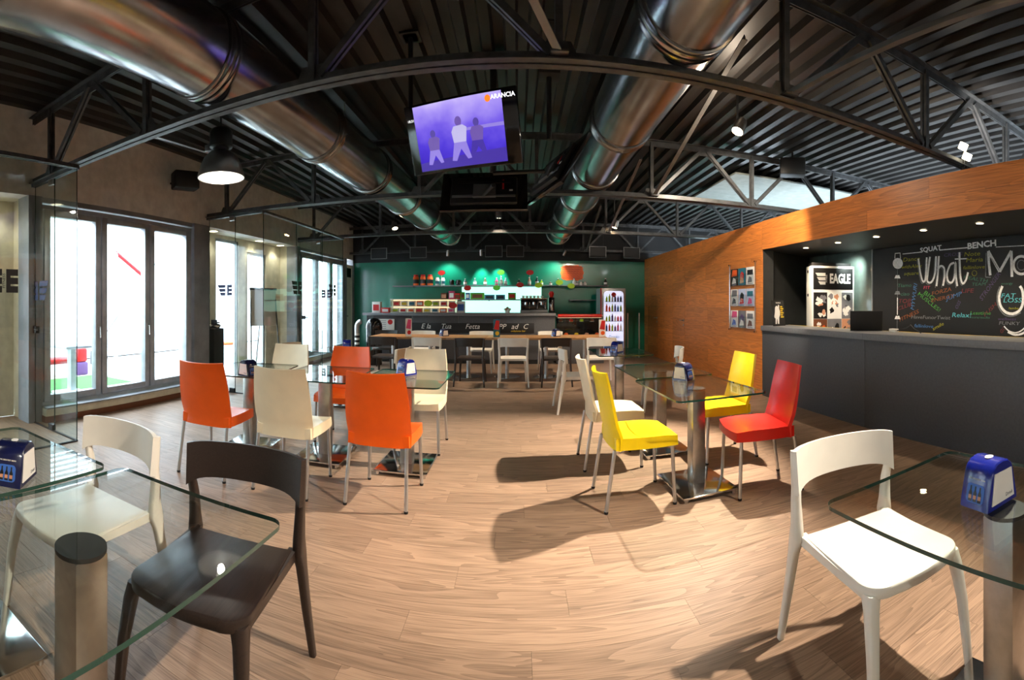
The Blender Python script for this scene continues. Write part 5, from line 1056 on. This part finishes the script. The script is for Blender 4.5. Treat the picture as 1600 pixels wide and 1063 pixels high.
def tv(label, origin, u, v, w_, h_, content):
    t = thing('television', label, 'television', origin); M = Matrix.Translation(-Vector(origin)) @ frame(origin, u, v)
    MB().bbox(0, w_, 0, h_, -0.035, 0.0, 0.006, M).build('bezel', 'black_gloss', t)
    MB().bbox(w_*0.12, w_*0.88, h_*0.10, h_*0.80, -0.075, -0.035, 0.012, M).build('back_cover', 'black_matt', t)
    mt = MB().bbox(w_*0.36, w_*0.62, h_*0.22, h_*0.55, -0.10, -0.075, 0.004, M).build('mount_plate', 'grey_plastic', t)
    MB().bbox(w_*0.2, w_*0.8, h_*0.60, h_*0.65, -0.09, -0.075, 0.003, M).build('rail', 'print_black', t); MB().bbox(w_*0.14, w_*0.86, h_*0.24, h_*0.30, -0.083, -0.075, 0.002, M).build('rail', 'grey_plastic', t)
    MB().prism([(w_*0.17, h_*0.4), (w_*0.21, h_*0.4), (w_*0.21, h_*0.44), (w_*0.17, h_*0.44)], -0.077, -0.0752, M).build('rating_sticker', 'print_white', t, smooth=0)
    MB().prism([(w_*0.27, h_*0.45), (w_*0.29, h_*0.45), (w_*0.29, h_*0.70), (w_*0.27, h_*0.70)], -0.08, -0.0752, M).build('cable_plug', 'print_red', t, smooth=0)
    MB().bbox(0.012, w_-0.012, 0.02, h_-0.012, 0.0, 0.001, 0.0003, M).build('screen', 'black_gloss', t)
    if content:
        x0, x1, y0, y1 = 0.075, 0.79, 0.024, h_-0.016
        sc_ = MB().prism([(x0, y0), (x1, y0), (x1, y1), (x0, y1)], 0.0012, 0.0018, M).build('picture', 'screen_picture', t, smooth=0)
        def blob(pts, m_, z=0.002): MB().prism(pts, z, z+0.0003, M).build('picture_shape', m_, sc_, smooth=0)
        blob([(x0, y0), (x1, y0), (x1, y0+0.10), (x0+0.1, y0+0.07), (x0, y0+0.06)], 'pic_stage')
        def figure(cx, cy, s, m1, m2, m3, z):
            blob(ellipse(cx, cy+0.235*s, 0.026*s, 0.034*s, 12), m1, z); blob([(cx-0.05*s, cy+0.09*s), (cx+0.045*s, cy+0.09*s), (cx+0.06*s, cy+0.19*s), (cx+0.03*s, cy+0.21*s), (cx-0.04*s, cy+0.205*s), (cx-0.06*s, cy+0.17*s)], m2, z+0.0002)
            blob([(cx-0.05*s, cy+0.095*s), (cx+0.045*s, cy+0.095*s), (cx+0.075*s, cy-0.02*s), (cx+0.045*s, cy-0.025*s), (cx, cy+0.05*s), (cx-0.045*s, cy-0.03*s), (cx-0.08*s, cy-0.025*s)], m3, z+0.0003)
        figure(x0+0.14, 0.09, 0.85, 'pic_dark', 'pic_brown', 'pic_pale', 0.0024); figure(x0+0.36, 0.10, 1.05, 'pic_brown', 'pic_stripe', 'pic_pale', 0.0032); figure(x0+0.50, 0.11, 0.9, 'pic_dark', 'pic_brown', 'pic_stage', 0.0024)
        blob([(x0+0.42, y0+0.25), (x1, y0+0.25), (x1, y0+0.275), (x0+0.42, y0+0.27)], 'pic_pale', 0.0021)
        blob(ellipse(x1-0.105, h_-0.055, 0.022, 0.024, 16), 'pic_orange', 0.004)
        text_mb('ARANCIA', 0.042, M @ Matrix.Translation((x1+0.010, h_-0.052, 0.0042)), 0.0004, bold=0.0008).build('channel_name', 'pic_white', sc_, smooth=0)
        text_mb('18:31', 0.026, M @ Matrix.Translation((0.045, h_-0.11, 0.0022)), 0.0004).build('clock', 'pic_white', sc_, smooth=0)
    return t
u1 = Vector((0.846, -0.26, 0)); dn = Vector((0.05, 0.166, -0.48)); TLc = Vector((-0.876, 3.46, 2.86)); W1 = 0.90
tv('hanging television showing a blue music video, tilted towards the tables', TLc+dn, u1, -dn, W1, 0.52, True)
tv('hanging television seen from behind below the lit one', Vector((0.095, 4.46, 2.245)), (-1, 0, 0), (0, 0.25, 0.42), 0.86, 0.50, False)
n_h = Vector((0.959, 0.282, 0)); tv('hanging television seen edge-on beside the right duct', Vector((0.36, 3.62, 2.30)), (-0.282, 0.959, 0), Vector((0, 0, 0.866))+n_h*0.5, 0.88, 0.50, False)
o = thing('screen_mount', 'black ceiling mount carrying the three hanging televisions', 'mount', (-0.22, 4.08, ZROOF))
MB().bbox(-0.13, 0.13, -0.13, 0.13, -0.03, 0.0, 0.004).build('ceiling_plate', 'black_matt', o); MB().tube([(0, 0, -0.03), (0, 0, -1.0)], 0.03, 14).build('pole', 'black_matt', o)
hub = Vector((-0.22, 4.08, ZROOF)); nrm1 = u1.normalized().cross((-dn).normalized())
for tgt in (TLc+dn*0.55+u1.normalized()*W1*0.5-nrm1*0.102, Vector((-0.33, 4.432, 2.405)), Vector((0.235, 4.02, 2.51))):
    MB().tube([(0, 0, (tgt.z-ZROOF)), tgt-hub], 0.018, 10).build('arm', 'black_matt', o)
for k, (x, y, zb) in enumerate(((-0.86, 3.62, 2.80), (0.24, 3.55, 2.62))):
    o = thing('hanger_pole', 'slim black hanger pole %s of the lit television' % ('left', 'right')[k], 'pole', (x, y, ZROOF), 0, 'black hanger poles'); MB().tube([(0, 0, -0.02), (0, 0, zb-ZROOF)], 0.02, 12).build('pole', 'black_matt', o); MB().bbox(-0.08, 0.08, -0.08, 0.08, -0.02 if k == 0 else -0.42, 0.0 if k == 0 else -0.30, 0.004).build('junction_box', 'black_matt', o); MB().bbox(-0.06, 0.06, -0.06, 0.06, -0.02, 0.0, 0.004).build('ceiling_plate', 'black_matt', o)
# ------------------------------------------------------------------ lamps
def bell(label, loc, power):
    t = thing('bell_lamp', label, 'lamp', loc, 0, 'industrial bell lamps')
    outer = [(0.215, 0.0), (0.217, 0.012), (0.205, 0.06), (0.185, 0.12), (0.155, 0.18), (0.11, 0.225), (0.07, 0.245)]
    MB().lathe(outer+[(0.066, 0.240), (0.106, 0.22), (0.150, 0.176), (0.180, 0.118), (0.200, 0.058), (0.211, 0.0)], 36, ring=True).build('shade', 'lamp_shade', t, smooth=60)
    MB().lathe([(0.208, 0.004), (0.197, 0.058), (0.176, 0.116), (0.146, 0.172), (0.10, 0.214), (0.0, 0.226)], 36, cap=False).build('reflector', 'lamp_inside', t, smooth=60)
    MB().lathe([(0.0, 0.215), (0.05, 0.205), (0.06, 0.15), (0.04, 0.10), (0.0, 0.08)], 18).build('bulb', 'bulb_bell', t, smooth=60)
    gh = MB().lathe([(0.07, 0.24), (0.075, 0.27), (0.105, 0.28), (0.105, 0.42), (0.09, 0.44), (0.04, 0.45), (0.0, 0.45)], 24).build('gear_housing', 'black_matt', t, smooth=40)
    MB().bbox(-0.17, -0.10, -0.03, 0.03, 0.27, 0.33, 0.006).build('ballast_box', 'grey_plastic', gh)
    MB().tube([(0, 0, 0.45), (0, 0, ZROOF-loc[2])], 0.008, 8).build('hanger_rod', 'print_black', t)
    lamp('bell_lamp_glow', 'POINT', (loc[0], loc[1], loc[2]+0.045), power, (1.0, 0.93, 0.82), shadow_soft_size=0.03)
bell('bell-shaped industrial lamp hanging left before the near truss', BELLS[0], 32)
bell('unseen bell-shaped lamp added for fill behind the camera on the window side', BELLS[1], 60)  # this and the next are unseen, added to fill the chair backs
bell('unseen bell-shaped lamp added for fill behind the camera on the reception side', BELLS[2], 80)
def spot_can(label, loc, aim, power, col=WARM, lens='bulb', r=0.055, size=1.6, glow=True, blend=0.5):
    loc = Vector(loc); d = (Vector(aim)-loc).normalized(); t = thing('spotlight', label, 'spotlight', loc, 0, 'small ceiling spotlights')
    M = d.to_track_quat('Z', 'Y').to_matrix().to_4x4()
    MB().lathe([(0, -0.15), (r*0.8, -0.15), (r, -0.10), (r, 0.0), (r*0.9, 0.0), (r*0.85, -0.012), (0, -0.012)], 20, M).build('can', 'brushed', t); MB().lathe([(0, -0.011), (r*0.84, -0.011), (r*0.84, -0.006), (0, -0.004)], 20, M).build('lens', lens, t)
    MB().bar((0, 0, 0.0), (0, 0, ZROOF-loc.z), 0.02, 0.012, (0, 1, 0)).build('bracket', 'print_black', t, smooth=0)
    if glow and power: lamp('spotlight_glow', 'SPOT', loc+d*0.03, power, col, target=aim, spot_size=size, spot_blend=blend, shadow_soft_size=0.04)
mat('bulb_key', (255, 250, 240), 0.3, emit=160, emit_rgb=(255, 214, 160))
spot_can('blazing warm spotlight under the roof on the right', KEY, (0.55, 3.75, 0), 0, lens='bulb_key', r=0.065)
spot_can('warm spotlight under the roof over the right foreground table', KEY2, (0.3, 1.15, 0), 0, lens='bulb_key', r=0.065)
spot_can('lit spotlight beside the left duct near the third truss', (-2.34, 8.55, 2.80), (-1.6, 7.6, 0), 150, lens='bulb_key')
spot_can('lit spotlight right of the right duct near the third truss', (1.83, 8.6, 2.80), (0.9, 8.8, 0), 190, lens='bulb_key')
spot_can('cylindrical spotlight in the middle behind the televisions', (-0.36, 8.6, 2.95), (-0.36, 8.9, 0), 60, lens='bulb_soft', r=0.06)
for k, (px, aim) in enumerate(((752, -0.95), (782, -0.55), (700, -1.9), (880, 0.6))):
    p_ = atY(px, 402, 11.9); spot_can('small spotlight on the green wall, %s' % ('left over the lit patch', 'right over the lit patch', 'over the orange jars', 'over the coffee machine')[k], (p_.x, 11.86, 2.60), (aim, 12.19, 1.75 if k < 2 else 1.4), 110 if k < 2 else 50, (0.80, 1.0, 0.92), lens='bulb_soft', r=0.035, size=1.0 if k < 2 else 1.9, blend=0.7)
# uplights over the reception
for k, (px, py) in enumerate(((1505, 229), (1511, 245))):
    p_ = atX(px, py, 3.72); o = thing('floodlight', '%s of the two white floodlight heads above the reception beam' % ('upper', 'lower')[k], 'spotlight', p_, 0, 'white floodlight heads'); MB().bbox(-0.03, 0.03, -0.035, 0.035, -0.035, 0.035, 0.008, Matrix.Rotation(0.5, 4, 'X')).build('head', 'bulb_soft', o); MB().bar((0.05-0.05*k, 0.04*k, -0.0), (0.05-0.05*k, 0.04*k, 2.571-p_.z), 0.012, 0.012, (0, 1, 0)).build('stem', 'print_black', o, smooth=0)
lamp('floodlight_glow', 'SPOT', (3.78, 2.30, 2.80), 60, (1.0, 0.97, 0.94), target=(4.3, 2.55, 3.3), spot_size=1.9, spot_blend=0.6, shadow_soft_size=0.05)
lamp('floodlight_glow', 'SPOT', (3.78, 4.6, 2.72), 10, (0.9, 1.0, 0.96), target=(4.4, 6.6, 3.4), spot_size=2.2, spot_blend=0.6, shadow_soft_size=0.05)
# ------------------------------------------------------------------ speakers, grilles
def speaker(label, loc, rz, w_=0.36, arm=None):
    t = thing('loudspeaker', label, 'loudspeaker', loc, rz, 'black loudspeakers'); MB().bbox(-w_/2, w_/2, -0.11, 0.11, -0.12, 0.12, 0.02).build('cabinet', 'black_matt', t); MB().bbox(-w_*0.44, w_*0.44, -0.118, -0.108, -0.10, 0.10, 0.004).build('grille', 'print_black', t)
    if arm: MB().tube([(0, 0, 0.1), arm], 0.014, 8).build('bracket', 'black_matt', t)
speaker('black loudspeaker on the plaster wall left of the bell lamp', (-4.28, 4.85, 3.08), math.radians(60), 0.36, (-0.15, 0.22, 0.0))
speaker('black loudspeaker under the roof right of the blazing spotlight', (3.70, 5.45, 3.30), math.radians(-30), 0.36, (0, 0, ZROOF-3.30))
for k, px in enumerate((592, 653.5, 771.5, 805, 934, 987)):
    p_ = atY(px, 393, 11.62); o = thing('vent_grille', '%s rectangular framed grille hung before the black fascia' % ('leftmost', 'second', 'third', 'fourth', 'fifth', 'rightmost')[k], 'grille', (p_.x, 11.62, 2.68), 0, 'framed grilles before the fascia'); a, b = 0.22, 0.145
    for q in ((-a, a, b-0.015, b), (-a, a, -b, -b+0.015), (-a, -a+0.015, -b+0.015, b-0.015), (a-0.015, a, -b+0.015, b-0.015)): MB().box(q[0], q[1], -0.02, 0.02, q[2], q[3]).build('frame_bar', 'brace_steel', o, smooth=0)
    MB().box(-a+0.015, a-0.015, 0.0, 0.004, -b+0.015, b-0.015).build('mesh_panel', 'black_matt', o, smooth=0)
    for sx in (-0.15, 0.15): MB().bar((sx, 0, b), (sx, 0, ZROOF+0.06-2.68), 0.006, 0.006, (0, 1, 0)).build('wire', 'print_black', o, smooth=0)
# ------------------------------------------------------------------ things inside the far vestibule
o = thing('ash_bin', 'black waste bin with a chrome ashtray inside the far vestibule', 'bin', (-4.68, 5.98, 0)); MB().bbox(-0.14, 0.14, -0.14, 0.14, 0.0, 0.95, 0.015).build('body', 'black_matt', o); MB().lathe([(0, 0.95), (0.12, 0.95), (0.15, 1.0), (0.13, 1.02), (0.05, 0.99), (0, 0.99)], 24).build('ashtray', 'chrome', o)
o = thing('flip_chart', 'flip chart stand with a blank white pad inside the far vestibule', 'flip chart', (-4.42, 7.15, 0), math.radians(70)); MB().bbox(-0.30, 0.30, -0.012, 0.0, 0.95, 1.62, 0.003).build('pad', 'paper_white', o); MB().bbox(-0.31, 0.31, -0.02, 0.012, 1.60, 1.64, 0.004).build('clamp_bar', 'grey_plastic', o)
for p0_, p1_ in (((-0.28, 0.01, 1.62), (-0.34, -0.1, 0)), ((0.28, 0.01, 1.62), (0.34, -0.1, 0)), ((0, 0.01, 1.6), (0, 0.25, 0))): MB().tube([p0_, p1_], 0.012, 8).build('leg', 'grey_plastic', o)
